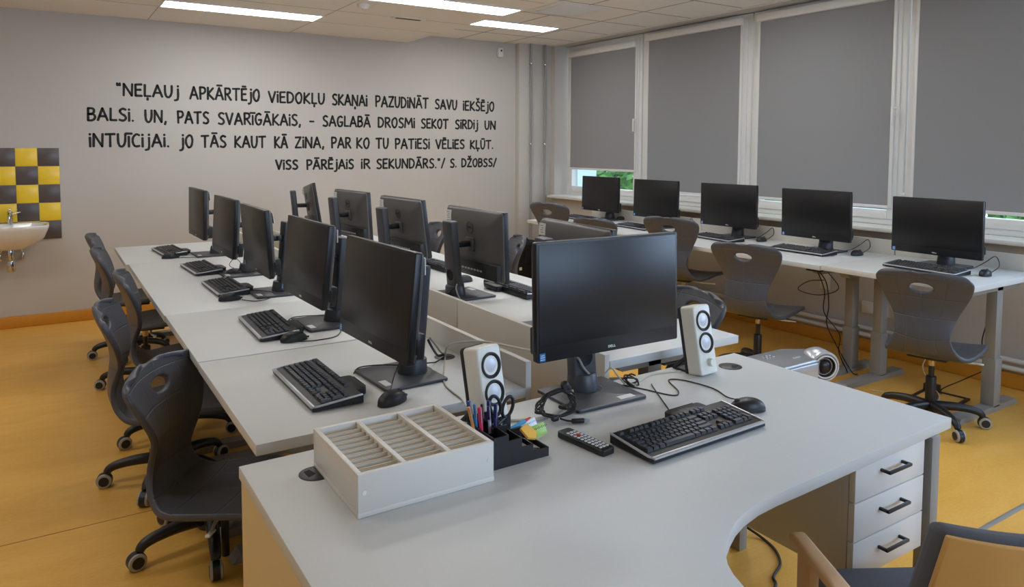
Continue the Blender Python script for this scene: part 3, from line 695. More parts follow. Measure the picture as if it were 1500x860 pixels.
# ------------------------------------------------------------------ projector on its stand
P = tag(empty('projector_stand', (2.63, 2.0, 0)), 'low grey stand under the projector behind the teacher desk', 'stand')
MB().box((0, 0, .545), (.36, .16, .016), bev=.003).build('shelf', 'dsteel', P)
MB().cyl((0, 0, .02), (0, 0, .538), .022).build('pole', 'dsteel', P)
MB().box((0, 0, .012), (.36, .05, .024), bev=.006).box((0, 0, .012), (.05, .22, .024), bev=.006).build('base', 'dsteel', P)
P = tag(empty('projector', (2.63, 1.965, .553)), 'silver projector with a large round lens beyond the teacher desk', 'projector')
pr_ = [(-.225, -.095), (.10, -.095), (.225, -.075), (.225, .04), (.13, .10), (-.2, .10), (-.225, .08)]
MB().prism(pr_, .008, .098, bev=.012, seg=3).build('casing', 'proj', P)
MB().prism([(-.21, -.1), (.115, -.1), (.115, -.08), (-.21, -.08)], .014, .084, bev=.006).build('front_panel', 'projf', P)
LX = Matrix.Translation((.172, -.075, .060)) @ Matrix.Rotation(R_(-26), 4, 'Z') @ Matrix.Rotation(pi/2, 4, 'X')
L = MB().lathe([(0, -.08), (.055, -.08), (.066, -.05), (.066, .028), (.062, .034), (.056, .034), (.052, .026), (0, .02)], 40, mtx=LX).build('lens_housing', 'projf', P)
MB().lathe([(.0515, .030), (.050, .037), (.045, .037), (.043, .030)], 40, mtx=LX).build('lens_ring', 'white', L)
MB().lathe([(.044, .034), (.036, .024), (.029, .024), (.022, .032), (.012, .037), (0, .038)], 40, mtx=LX).build('lens_glass', 'screen', L)
b_ = MB().box((.06, -.03, .099), (.05, .012, .004), bev=.0015)
for k in range(6): b_.box((-.06+.022*(k % 3), .03+.02*(k//3), .099), (.012, .009, .004), bev=.0015)
b_.build('button', 'silver', P)
for x, y in ((-.18, -.07), (.17, -.05), (0, .08)): MB().cyl((x, y, 0), (x, y, .012), .012).build('foot', 'black', P)

# black bag on the floor in the back corner
Bg = tag(empty('bag', (4.63, 7.02, 0)), 'black bag standing on the floor in the corner by the pipes', 'bag')
MB().box((0, 0, .21), (.40, .24, .42), bev=.035, seg=4).build('body', 'bag', Bg)
MB().box((0, -.01, .40), (.41, .26, .12), bev=.04, seg=4).box((0, -.13, .3), (.09, .012, .16), bev=.004).build('flap', 'bag', Bg)
MB().tube([(-.07, 0, .45), (-.06, 0, .49), (.06, 0, .49), (.07, 0, .45)], .01, smooth=4).build('handle', 'bag', Bg)
MB().box((-.1, -.124, .16), (.035, .004, .035), bev=.002).build('tag', 'sticker', Bg)
# ================================================================== MONITORS
MW, MH = .56, .357
class FlatPlace:
    def __init__(s, o, u, v, n): s.o, s.u, s.v, s.n = Vector(o), Vector(u), Vector(v), Vector(n)
    def __call__(s, x, z): return s.o+s.u*x+s.v*z
def letters(word, width, h, thick, pl, mats, name, parent, gap=.28):
    mb = MB(); st = random.getstate(); text_strokes(mb, word, -width/2, width/2, -h/2, h, thick, pl, depth=.0006, gap=gap); random.setstate(st)
    return mb.build(name, mats, parent)
def make_monitor():
    t = empty('monitor')
    hd = MB()                                                    # the display head: pivot at its centre, screen faces -Y
    hd.prism(rrect(MW, MH, .006, 3), -.012, .012, bev=.002, mtx=Matrix.Rotation(pi/2, 4, 'X'))
    hd = hd.build('display', 'bezel', t)
    b = MB(); Z = [(-.5, .5, .012), (-.485, .49, .026), (-.40, .43, .040), (-.2, .2, .046)]
    bm_ = bmesh.new(); rings = []
    for k, (sx, sy, d) in enumerate([(MW/2-.002, MH/2-.002, .012), (MW/2-.004, MH/2-.004, .020), (MW/2-.014, MH/2-.012, .027), (MW/2-.13, MH/2-.09, .040)]):
        rings.append([bm_.verts.new((x, d, z)) for x, z in rrect(sx*2, sy*2, .02, 4)])
    for A, C in zip(rings, rings[1:]):
        for k in range(len(A)): bm_.faces.new((A[k], A[(k+1) % len(A)], C[(k+1) % len(A)], C[k]))
    bm_.faces.new(rings[-1]); bmesh.ops.recalc_face_normals(bm_, faces=list(bm_.faces)); b.bm.free(); b.bm = bm_
    b.build('back_shell', 'mgrey', hd)
    MB().box((0, .035, -MH/2+.055), (MW-.03, .04, .085), bev=.008).build('port_housing', 'mblack', hd)
    p_ = MB()
    for k in range(9): p_.box((-.12+.03*k, .056, -MH/2+.05), (.018, .003, .009))
    p_.build('ports', 'silver', hd)
    MB().box((0, -.0125, .019), (MW-.016, .0012, MH-.054), bev=.0004).build('screen', 'screen', hd)
    letters('DELL', .030, .0085, .0022, FlatPlace((0, -.0122, -MH/2+.015), (1, 0, 0), (0, 0, 1), (0, -1, 0)), 'sticker', 'logo', hd, gap=.2)
    MB().box((-MW/2+.018, -.0126, -MH/2+.016), (.020, .0012, .024), mi=0).box((-MW/2+.018, -.0133, -MH/2+.022), (.012, .0006, .0022), mi=1).box((-MW/2+.018, -.0133, -MH/2+.016), (.015, .0006, .0022), mi=1).box((-MW/2+.018, -.0133, -MH/2+.0095), (.015, .0006, .0018), mi=1).build('blue_sticker', ['blue', 'sticker'], hd)
    rg = MB().tube([(.03*cos(2*pi*k/28), 0, .03*sin(2*pi*k/28)) for k in range(28)], .0015, closed=True, n=6)
    o = rg.build('ring_logo', 'black', hd, loc=(0, .043, .085))
    letters('DELL', .040, .013, .003, FlatPlace((0, .0425, .085), (-1, 0, 0), (0, 0, 1), (0, 1, 0)), 'black', 'back_logo', hd, gap=.2)
    st = MB().box((MW/2-.046, .0335, MH/2-.046), (.048, .004, .054), rot=(.10, 0, .11), mi=0)
    for k in range(4): st.box((MW/2-.048+.006*(k % 2),   .0357+.0008*(2-k), MH/2-.060+.010*k), (.020-.005*(k % 3), .0015, .0020), rot=(.10, 0, .11), mi=1)
    st.build('inventory_label', ['sticker', 'black'], hd)
    MB().box((0, .044, -.004), (.074, .014, .074), bev=.005).build('mount_plate', 'mgrey', hd)
    MB().box((MW/2+.0005, .022, -MH/2+.06), (.003, .012, .05), bev=.001).build('side_port', 'black', hd)
    MB().cyl((0, .045, 0), (0, .152, 0), .018, n=20, bev=.003).box((0, .125, 0), (.05, .04, .03), bev=.006).build('arm', 'mblack', t)
    c = MB().box((0, 0, .19), (.094, .043, .385), bev=.008, seg=3)
    col = c.build('column', 'mstand', t, loc=(0, .132, .012)); col.rotation_euler.x = R_(-5)
    for sg in (-1, 1): MB().lathe([(0, .001), (.025, .001), (.0285, .003), (.030, 0)], 28, mtx=Matrix.Translation((0, sg*.0215, .105)) @ Matrix.Rotation(-sg*pi/2, 4, 'X')).build('cable_hole', 'darkhole', col)
    MB().cyl((0, .0, -.006), (0, .0, .050), .054, r2=.048, n=32, bev=.003).build('column_foot', 'mstand', col)
    bs = MB().prism(rrect(.275, .235, .01, 4, 0, .085), 0, .011, bev=.003).build('base', 'mstand', t)
    MB().lathe([(.066, .0112), (.068, .0122), (.070, .0112)], 32, mtx=Matrix.Translation((0, .135, 0))).build('base_ring', 'mgrey', bs)
    MB().box((.07, -.005, .0113), (.06, .026, .0008)).build('label', 'sticker', bs)
    t['z'] = 0
    return t
MON = make_monitor()
def place_monitor(x, y, z, yaw, tilt, ztab, lab, grp, base_yaw=None, roll=0, first=[True]):
    o = MON if first[0] else copy_tree(MON); first[0] = False
    o.location = (x, y, ztab); o.rotation_euler.z = R_(yaw if base_yaw is None else base_yaw)
    tag(o, lab, 'monitor', grp); h = z-ztab
    for c in o.children:
        n_ = c.name.split('.')[0]
        if n_ == 'display': c.location.z = h; c.rotation_euler = (R_(-tilt), R_(roll), 0 if base_yaw is None else R_(yaw-base_yaw))
        elif n_ == 'arm': c.location.z = h
    return o
ma = 'monitors of the washbasin-side row'; mb_ = 'rear-facing monitors of the middle row'; mc = 'monitors along the windows'
place_monitor(1.477, 1.742, 1.092, 359, 1.7, .74, 'large black monitor standing on the teacher desk between the speakers', 'monitor on the teacher desk')
place_monitor(.945, 2.335, 1.041, 272.3, 5.5, .74, 'dark monitor of the washbasin-side row, first from the teacher desk', ma)
place_monitor(.969, 3.225, 1.043, 271.6, 6.0, .742, 'dark monitor of the washbasin-side row, second from the teacher desk', ma)
place_monitor(.949, 4.065, 1.045, 269.9, -3.3, .74, 'dark monitor of the washbasin-side row, third from the teacher desk, tipped forward', ma)
place_monitor(.928, 4.784, 1.052, 271.3, 3.4, .74, 'dark monitor of the washbasin-side row, second from the lettered wall', ma)
place_monitor(.933, 5.787, 1.055, 271.2, 1.2, .735, 'dark monitor of the washbasin-side row standing next to the lettered wall', ma)
place_monitor(1.905, 2.46, 1.047, 85, 1.5, .78, 'grey monitor back with white label, mostly hidden behind the teacher desk monitor', mb_)
place_monitor(1.89, 3.293, 1.049, 91.8, 1.8, .78, 'grey monitor back in full view, ring logo, second middle-row monitor from the teacher desk', mb_)
place_monitor(1.907, 4.237, 1.051, 93.6, 7.3, .78, 'grey monitor back of the middle row, third from the teacher desk', mb_)
place_monitor(1.94, 5.25, 1.040, 95.0, 3.5, .78, 'grey monitor back of the middle row, second from the lettered wall', mb_)
place_monitor(1.92, 6.18, 1.045, 80, 8, .78, 'grey monitor back tilted askew, closest of the middle row to the lettered wall', mb_, roll=6)
place_monitor(4.81, 5.83, 1.069, 271.6, 1.2, .80, 'black window monitor below the highest raised blind, next to the corner pipes', mc)
place_monitor(4.81, 5.02, 1.067, 272, 1.7, .80, 'black window monitor second from the corner pipes', mc)
place_monitor(4.801, 4.146, 1.069, 273.5, .1, .795, 'black window monitor third from the corner pipes, middle of the five', mc)
place_monitor(4.699, 3.254, 1.069, 270, -1.2, .795, 'black window monitor fourth from the corner pipes, beside the desk joint', mc)
place_monitor(4.719, 2.411, 1.056, 269.2, -.7, .80, 'black window monitor on the single-monitor desk, farthest from the corner pipes', mc)

# ================================================================== KEYBOARDS
U = .0185
def key_rows():
    rows = []                                                    # (x, y, width, group)
    def run(x, y, ws, g):
        for w_ in ws:
            if w_ > 0: rows.append((x+w_*U/2, y, w_*U-.0022, g))
            x += abs(w_)*U
    x0 = -.2165
    run(x0, .066, [1, -1, 1, 1, 1, 1, -.5, 1, 1, 1, 1, -.5, 1, 1, 1, 1], 'f')
    run(x0, .036, [1]*13+[2], 'm'); run(x0, .0175, [1.5]+[1]*12+[1.5], 'm'); run(x0, -.001, [1.75]+[1]*11+[2.25], 'm')
    run(x0, -.0195, [1.25]+[1]*11+[2.75], 'm'); run(x0, -.038, [1.25, 1.25, 1.25, 6.25, 1.25, 1.25, 1.25, 1.25], 'm')
    xn = x0+15*U+.010; run(xn, .066, [1, 1, 1], 'f'); run(xn, .036, [1, 1, 1], 'n'); run(xn, .0175, [1, 1, 1], 'n'); run(xn, -.0195, [-1, 1], 'a'); run(xn, -.038, [1, 1, 1], 'a')
    xp = xn+3*U+.010
    for y in (.036, .0175, -.001, -.0195): run(xp, y, [1, 1, 1], 'p')
    run(xp, -.038, [2, 1], 'p')
    for y, hgt in ((.036, 1), (.00825, 2), (-.02875, 2)): rows.append((xp+3.5*U, y, U-.0022, 'p', hgt))
    return rows
def deck(y): return .0185+(y+.06)*.085
def add_key(mb, k):
    hgt = k[4] if len(k) > 4 else 1; d = U*hgt-.0022; x, y, w_ = k[:3]; z = deck(y)
    t = bmesh.new(); b = [(-w_/2, -d/2), (w_/2, -d/2), (w_/2, d/2), (-w_/2, d/2)]
    lo = [t.verts.new((x+u, y+v, z-.001)) for u, v in b]; hi = [t.verts.new((x+u*(1-.004/w_), y+v*(1-.004/d)+.0006, z+.0075)) for u, v in b]
    t.faces.new(hi)
    for i in range(4): t.faces.new((lo[i], lo[(i+1) % 4], hi[(i+1) % 4], hi[i]))
    bmesh.ops.recalc_face_normals(t, faces=list(t.faces)); mb._add(t, 0)
def make_keyboard(single):
    t = empty('keyboard')
    side = [(-.078, .004), (.085, .004), (.085, .026), (.082, .031), (-.055, .0185), (-.078, .014)]
    b = MB().prism(side, -.2275, .2275, bev=0, mtx=Matrix(((0, 0, 1, 0), (1, 0, 0, 0), (0, 1, 0, 0), (0, 0, 0, 1))))
    b.prism(rrect(.150, .046, .012, 4, .09, .098), .006, .030, bev=.003)
    b.box((.09, .1225, .026), (.11, .004, .006), mi=1)
    for s in (-1, 1): b.box((s*.2, -.06, .002), (.03, .012, .004)); b.box((s*.2, .075, .002), (.03, .012, .004))
    b.build('body', ['kbody', 'darkhole'], t)
    tr = MB().tube([(-.2285, .082, .0315), (-.2285, -.06, .0185), (-.224, -.079, .0165), (.224, -.079, .0165), (.2285, -.06, .0185), (.2285, .082, .0315)], .0035, n=8)
    tr.box((0, -.0735, .0155), (.45, .011, .004), rot=(.3, 0, 0), bev=.001)
    tr.build('silver_trim', 'silver', t)
    rows = key_rows()
    if single:
        for i, k in enumerate(rows[:100]):
            m = MB(); add_key(m, k); m.build('key', 'key', t)
        m = MB()
        for k in rows[100:]: add_key(m, k)
        tag(m.build('number_pad_keys', 'key', t), kind='stuff')
    else:
        for g, nm in (('f', 'function_keys'), ('m', 'letter_keys'), ('n', 'navigation_keys'), ('a', 'arrow_keys'), ('p', 'number_pad')):
            m = MB()
            for k in rows:
                if k[3] == g: add_key(m, k)
            m.build(nm, 'key', t)
    return t
KB1 = make_keyboard(True); KB = make_keyboard(False)
def place_keyboard(src, x, y, z, yaw, lab, grp, used=set()):
    o = src if src.name not in used else copy_tree(src); used.add(src.name)
    o.location = (x, y, z); o.rotation_euler.z = R_(yaw); tag(o, lab, 'keyboard', grp)
ka = 'keyboards of the washbasin-side row'; kc = 'keyboards along the windows'
place_keyboard(KB1, 1.505, 1.415, .74, 2.0, 'black keyboard with silver edge lying on the teacher desk', 'keyboard on the teacher desk')
place_keyboard(KB1, .735, 2.375, .74, 270.0, 'black keyboard of the washbasin-side row, first from the teacher desk', ka)
place_keyboard(KB, .803, 3.27, .742, 268.5, 'black keyboard of the washbasin-side row, second from the teacher desk', ka)
place_keyboard(KB, .826, 4.31, .74, 271, 'black keyboard of the washbasin-side row, third from the teacher desk', ka)
place_keyboard(KB, .826, 5.06, .74, 273, 'black keyboard of the washbasin-side row, second from the lettered wall', ka)
place_keyboard(KB, .765, 6.05, .735, 274, 'black keyboard of the washbasin-side row, next to the lettered wall', ka)
place_keyboard(KB, 4.535, 2.375, .80, 266, 'black keyboard on the single-monitor window desk', kc)
place_keyboard(KB, 4.60, 3.29, .795, 269, 'black keyboard before the fourth window monitor from the corner pipes', kc)
place_keyboard(KB, 4.64, 4.12, .795, 263, 'black keyboard before the third window monitor from the corner pipes', kc)
place_keyboard(KB, 4.60, 5.06, .80, 265, 'black keyboard before the second window monitor, its end behind a chair', kc)
place_keyboard(KB, 4.67, 5.98, .80, 268, 'black keyboard below the highest raised blind, next to the corner pipes', kc)
place_keyboard(KB, 2.11, 3.24, .78, 88, 'black keyboard poking out behind the fully visible grey monitor back', 'keyboards of the middle row')
place_keyboard(KB, 2.11, 4.16, .78, 91, 'black keyboard behind the third middle-row monitor from the teacher desk', 'keyboards of the middle row')

# ================================================================== MICE
def make_mouse():
    t = empty('mouse'); g = bmesh.new(); nu, nv = 20, 10; V = []
    for j in range(nv+1):
        ph = pi/2*j/nv; row = []
        for i in range(nu):
            a = 2*pi*i/nu; cx = cos(a); sy = sin(a)
            rx = .0315*(1-.10*max(0, sy)); r = cos(ph)**.55
            y = sy*.057*r; x = math.copysign(abs(cx)**.85, cx)*rx*r
            z = .006+.033*sin(ph)**.9*(1-.28*(y/.057)**2-.10*(y/.057))
            row.append(g.verts.new((x, y, z if j else .002)))
        V.append(row)
    for A, C in zip(V, V[1:]):
        for i in range(nu):
            try: g.faces.new((A[i], A[(i+1) % nu], C[(i+1) % nu], C[i]))
            except ValueError: pass
    bmesh.ops.remove_doubles(g, verts=g.verts, dist=.0002)
    g.faces.new([v for v in V[0]][::-1]); bmesh.ops.recalc_face_normals(g, faces=list(g.faces))
    m = MB(); m.bm.free(); m.bm = g; m.build('shell', 'black', t, ang=70)
    MB().cyl((-.004, .032, .030), (.004, .032, .030), .009, n=18, bev=.002).build('scroll_wheel', 'rubber', t)
    MB().cyl((0, .054, .010), (0, .064, .009), .004, n=10).build('cord_sleeve', 'rubber', t)
    return t
MS = make_mouse()
def place_mouse(x, y, z, yaw, lab, grp, first=[True]):
    o = MS if first[0] else copy_tree(MS); first[0] = False
    o.location = (x, y, z); o.rotation_euler.z = R_(yaw); tag(o, lab, 'mouse', grp)
na = 'mice of the washbasin-side row'; nc = 'mice along the windows'
place_mouse(1.80, 1.463, .74, 62, 'black mouse at the number-pad end of the teacher desk keyboard', 'mouse on the teacher desk')
place_mouse(.90, 2.105, .74, 292, 'black mouse standing free between the slotted box and a monitor base', na)
place_mouse(.845, 3.0, .742, 275, 'black mouse by the washbasin-side keyboard second from the teacher desk', na)
place_mouse(.79, 3.985, .74, 270, 'black mouse by the washbasin-side keyboard third from the teacher desk', na)
place_mouse(.985, 4.78, .74, 265, 'black mouse by the monitor base second from the lettered wall', na)
place_mouse(.735, 5.74, .735, 268, 'black mouse by the washbasin-side keyboard next to the lettered wall', na)
place_mouse(4.655, 2.085, .80, 280, 'black mouse on the single-monitor window desk', nc)
place_mouse(4.80, 2.985, .795, 270, 'black mouse at the desk joint between two window monitors', nc)
place_mouse(4.85, 3.84, .795, 275, 'black mouse by the third window monitor from the corner pipes', nc)
place_mouse(5.0, 5.72, .80, 270, 'black mouse by the window monitor next to the corner pipes', nc)
place_mouse(1.985, 3.62, .78, 85, 'black mouse below the fully visible grey monitor back', 'mouse of the middle row')

# ================================================================== SPEAKERS
def make_speaker(knob, name_loc, rz, lab):
    t = tag(empty('speaker', name_loc, rz), lab, 'speaker', 'pair of white computer speakers')
    Wd, Hh, Dp = .092, .245, .062; lean = Matrix.Rotation(R_(-11), 4, 'X')
    b = MB().prism(rrect(Wd, Hh, .012, 4, 0, Hh/2), -Dp/2, Dp/2, bev=.007, seg=3, mtx=lean @ Matrix.Rotation(pi/2, 4, 'X')); b.build('cabinet', 'speakerwhite', t)
    b = MB().prism(rrect(Wd+.002, Hh+.002, .012, 4, 0, Hh/2), -.006, .006, bev=.004, mtx=lean @ Matrix.Translation((0, Dp/2+.005, 0)) @ Matrix.Rotation(pi/2, 4, 'X')); b.build('rear_cover', 'rubber', t)
    MB().tube([(-.035, .055, .05), (-.035, .10, .008), (.035, .10, .008), (.035, .055, .05)], .007, n=8).box((0, .07, .004), (.08, .08, .008), bev=.003).build('stand_foot', 'rubber', t)
    for zc in (.19, .112):
        mt = lean @ Matrix.Translation((0, -Dp/2-.0005, zc)) @ Matrix.Rotation(pi/2, 4, 'X')
        d = MB().lathe([(.037, 0), (.0365, .004), (.033, .005), (.029, .002), (.027, -.001)], 36, mtx=mt).build('driver_ring', 'rubber', t)
        MB().lathe([(.0275, -.001), (.02, -.0005), (.010, .001), (0, .0015)], 32, mtx=mt).build('driver_cone', 'cone', d)
    if knob:
        MB().lathe([(0, .016), (.0125, .016), (.014, .013), (.015, 0)], 28, mtx=lean @ Matrix.Translation((.006, -Dp/2, .042)) @ Matrix.Rotation(pi/2, 4, 'X')).build('volume_knob', 'speakerwhite', t)
    return t
make_speaker(False, (1.045, 1.735, .74), R_(14), 'white speaker without a knob, behind the pen-filled organiser')
make_speaker(True, (1.963, 1.792, .74), R_(4), 'white speaker with a volume knob, beside the round desk grommet')

# ================================================================== ORGANISER BOX, PEN HOLDER, DESK CLUTTER
O = tag(empty('slotted_box', (.72, 1.629, .74)), 'white open box with three columns of thin wooden dividers', 'box')
w_, d_, h_, th = .344, .312, .098, .012
for s in (-1, 1): MB().box((0, s*(d_/2-th/2), .053), (w_, th, .09), bev=.001).build('end_wall', 'boxwhite', O)
for s in (-1, 1): MB().box((s*(w_/2-th/2), 0, .053), (th, d_-2*th, .09), bev=.001).build('side_wall', 'boxwhite', O)
MB().box((0, 0, .006), (w_+.002, d_+.002, .012), bev=.002).build('bottom_tray', 'boxwhite', O)
for s in (-1, 1): MB().box((s*.0575, 0, .052), (.012, d_-2*th, .09), bev=.001).build('partition', 'boxwhite', O)
for s in (-1, 1): MB().lathe([(0, .0012), (.005, .001), (.0055, 0)], 16, mtx=Matrix.Translation((s*.158, -d_/2, .055)) @ Matrix.Rotation(pi/2, 4, 'X')).build('screw_cap', 'sill', O)
for c_ in range(3):
    xc = (-1+c_)*.1075
    for k in range(9):
        MB().box((xc, -.125+.028*k+.01, .050), (.098, .0022, .080)).box((xc, -.125+.028*k+.01, .0910), (.098, .0034, .0022), mi=1).build('divider', ['boxwhite', 'plyline'], O)
H = tag(empty('desk_organiser', (1.005, 1.588, .74)), 'black stepped desk organiser holding pens beside the white slotted box', 'organiser')
sidep = [(-.085, 0), (.085, 0), (.085, .024), (.035, .024), (.035, .042), (.0, .042), (.0, .066), (-.04, .066), (-.04, .082), (-.085, .082)]
RX = Matrix.Rotation(pi/2, 4, 'X')
MB().prism(sidep, -.0015, .0015, mtx=Matrix.Translation((0, -.066, 0)) @ RX).prism(sidep, -.0015, .0015, mtx=Matrix.Translation((0, -.0655, 0)) @ RX).prism([(-.085, 0), (.085, 0), (.085, .03), (.045, .03), (.045, .064), (-.004, .064), (-.004, .080), (-.05, .080), (-.05, .066), (-.085, .066)], -.0015, .0015, mtx=Matrix.Translation((0, .0, 0)) @ RX).prism([(-.085, 0), (.085, 0), (.085, .035), (.05, .035), (.05, .075), (.0, .075), (.0, .098), (-.085, .098)], -.0015, .0015, mtx=Matrix.Translation((0, .066, 0)) @ RX).build('wall', 'black', H)
MB().box((0, 0, .0015), (.17, .132, .003)).build('bottom', 'black', H)
for x, hh in ((-.0835, .082), (-.04, .082), (.0, .066), (.035, .042), (.0835, .024)): MB().box((x, 0, hh/2), (.003, .132, hh)).build('partition', 'black', H)
hx, hy = 1.005, 1.588
def pen(x, y, tx, ty, L, r, col, lab, cap=None, name='pen'):
    x -= .016; t = tag(empty(name, (x, y, .7435)), lab, name, 'pens in the desk organiser'); d = Vector((tx*1.2-.03, ty, 1)).normalized(); L_ = L-.006
    a = Vector((0, 0, .002)); MB().cyl(a, a+d*.014, .0012, r2=r*.9, n=12).build('tip', 'silver', t)
    MB().cyl(a+d*.014, a+d*L_*.72, r, n=14, bev=.0006).build('barrel', col, t)
    MB().cyl(a+d*L_*.72, a+d*L_, r*1.08, n=14, bev=.001).build('cap', cap or col, t)
    c = a+d*L_*.86+Vector((0, -r*1.3, 0)); MB().cyl(c-d*.02, c+d*.018, .0012, n=8).build('clip', 'silver', t)
M['pblue'] = mat('pen_blue', (40, 84, 170), .35); M['ppink'] = mat('pen_pink', (206, 40, 92), .35); M['pnavy'] = mat('pen_navy', (36, 38, 104), .35)
M['pora'] = mat('pencil_orange', (216, 140, 52), .45); M['pred'] = mat('pen_red', (206, 56, 44), .4); M['pcyan'] = mat('pen_cyan', (60, 150, 196), .35)
M['pgrey'] = mat('pen_grey', (176, 182, 200), .35); M['yel'] = mat('yellow_note', (244, 190, 84), .7); M['lime'] = mat('lime_plastic', (160, 200, 84), .4); M['clear'] = mat('pale_plastic', (214, 220, 224), .25)
pen(.946, 1.606, -.16, .06, .142, .0042, 'pora', 'orange pencil leaning out of the organiser towards the slotted box')
pen(.950, 1.626, -.10, .05, .148, .0045, 'pblue', 'blue pen behind the pink one in the organiser', 'pblue')
pen(.953, 1.600, -.05, .0, .138, .0055, 'ppink', 'pink pen with dark grip in the organiser')
pen(.956, 1.634, -.03, .02, .135, .0044, 'pcyan', 'bright light-blue pen beside the orange pencil in the organiser')
pen(.980, 1.604, -.02, .03, .132, .0044, 'pgrey', 'pale grey-blue pen in the middle of the organiser', 'pnavy')
pen(.984, 1.624, .03, .02, .139, .005, 'pnavy', 'navy blue pen in the middle of the organiser')
pen(.992, 1.608, .05, .0, .134, .005, 'pnavy', 'dark violet-blue pen beside the scissors')
pen(.976, 1.636, .0, .03, .128, .0042, 'black', 'thin black pen at the back of the organiser')
Sc = tag(empty('scissors', (1.0, 1.632, .7435)), 'scissors with black oval handles standing in the organiser', 'scissors')
for s in (-1, 1):
    MB().prism([(-.004, 0), (.004, 0), (.007, .068), (-.007, .068)], -.0008, .0008, mtx=Matrix.Translation((.002*s, .0012*s, .002)) @ Matrix.Rotation(.12*s, 4, 'Y') @ RX).build('blade', 'silver', Sc)
    ctr = Vector((.012+.021*s, .0015*s, .108+(.008 if s < 0 else -.004))); el = [ctr+Vector((.0165*cos(q)*1.0+.006*s*sin(q), 0, .027*sin(q))) for q in [2*pi*k/24 for k in range(24)]]
    MB().tube(el, .0048, n=10, closed=True).tube([(.002*s, .0012*s, .062), ctr-Vector((.004*s, 0, .026))], .005).build('handle', 'black', Sc)
t = tag(empty('sticky_notes', (1.045, 1.552, .800), .5), 'small pad of yellow-orange sticky notes lying on the organiser', 'notes')
MB().prism([(-.024, -.012), (-.002, -.026), (.024, -.012), (.020, .02), (-.016, .02)], 0, .006, mtx=Matrix.Translation((0, 0, .0)) @ Matrix.Rotation(.55, 4, 'X')).build('pad', 'yel', t)
t = tag(empty('paper_scraps', (1.064, 1.575, .7435)), 'crumpled pale paper in the lowest organiser tray', 'paper')
MB().prism([(-.02, -.02), (.016, -.024), (.014, .02), (-.012, .024)], .012, .0135, mtx=Matrix.Rotation(.3, 4, 'Y')).prism([(-.014, -.018), (.018, -.01), (.01, .022), (-.018, .014)], .006, .0075, mtx=Matrix.Rotation(-.25, 4, 'X')).box((0, 0, .004), (.03, .04, .008), bev=.003).build('sheets', 'sticker', t)
t = tag(empty('eraser', (1.025, 1.548, .7435)), 'small white eraser in the organiser compartment', 'eraser')
MB().box((0, 0, .016), (.014, .02, .032), bev=.002).build('rubber', 'sticker', t); MB().box((0, 0, .007), (.0152, .0212, .014), bev=.001).build('sleeve', 'darkhole', t)
t = tag(empty('marker', (1.082, 1.664, .7645), .15), 'light blue marker with a red tip lying across the organiser', 'marker')
MB().cyl((-.055, 0, 0), (.03, 0, .016), .0062, n=16, bev=.001).build('barrel', 'pcyan', t); MB().cyl((.03, 0, .016), (.052, 0, .0205), .005, r2=.0022, n=14).build('tip', 'pred', t)
t = tag(empty('ruler', (1.14, 1.642, .74), .22), 'short lime green ruler lying behind the organiser', 'ruler')
MB().box((0, 0, .0165), (.062, .003, .033), bev=.001, rot=(-.5, 0, 0)).build('plate', 'lime', t)
mk = MB()
for k in range(9): mk.box((-.025+.006*k, -.0095, .029), (.0007, .0015, .006 if k % 2 else .004), rot=(-.5, 0, 0))
mk.build('graduation', 'black', t)
t = tag(empty('ruler', (1.13, 1.684, .74), .3), 'clear pale plastic ruler behind the lime green one', 'ruler')
MB().box((0, 0, .016), (.085, .003, .032), bev=.001, rot=(-.5, 0, 0)).build('plate', 'clear', t)
mk = MB()
for k in range(12): mk.box((-.036+.006*k, -.0092, .0275), (.0007, .0015, .004), rot=(-.5, 0, 0))
mk.build('graduation', 'steel', t)

# remote control
RM = tag(empty('remote_control', (1.214, 1.524, .74), R_(97.5-90)), 'black remote control with pale buttons and one red button', 'remote')
MB().prism(rrect(.048, .178, .010, 5), 0, .018, bev=.004, seg=3).build('body', 'black', RM)
pad = MB(); bt = []
for r_ in range(10):
    for c_ in range(3):
        if (r_, c_) == (7, 1): continue
        bt.append((-.0125+.0125*c_, -.068+.0135*r_))
for x, y in bt: MB().box((x, y, .0188), (.0085, .0075, .003), bev=.001).build('button', 'sticker', RM)
MB().cyl((0, -.068+.0135*7, .0175), (0, -.068+.0135*7, .0205), .006, n=18).build('red_button', 'pred', RM)

# coiled webcam lead
Cw = tag(empty('webcam', (1.275, 1.755, .74)), 'small black webcam with its cable coiled beside the monitor base', 'webcam')
rnd = random.Random(3); pts = []
for k in range(64):
    a = 2*pi*k/14; r = .052+.010*sin(k*1.7)+.006*rnd.uniform(-1, 1)
    pts.append((r*cos(a)*1.0-.01, r*sin(a)*.55-.025+.012*sin(k*.41), .012+.055*(.5+.5*sin(a+.6))+.006*sin(k*.9)))
MB().tube(pts, .0032, n=8, smooth=3).build('coiled_cable', 'cable', Cw)
MB().box((.05, .005, .075), (.05, .024, .024), rot=(0, .7, .5), bev=.009, seg=3).build('camera_body', 'black', Cw)
MB().cyl((.035, -.012, .082), (.032, -.018, .084), .008, n=18).build('lens', 'screen', Cw)
MB().box((.04, -.01, .018), (.05, .03, .012), rot=(0, .2, .4), bev=.004).box((-.035, -.055, .012), (.022, .018, .016), bev=.005).build('clip', 'black', Cw)
MB().cyl((.0, -.09, .008), (.035, -.105, .008), .007, n=14, bev=.002).tube([(-.02, -.06, .01), (-.01, -.08, .008), (.0, -.09, .008)], .0028).build('plug', 'black', Cw)
MB().box((.042, -.108, .008), (.016, .012, .005), rot=(0, 0, -.4)).build('connector', 'silver', Cw)

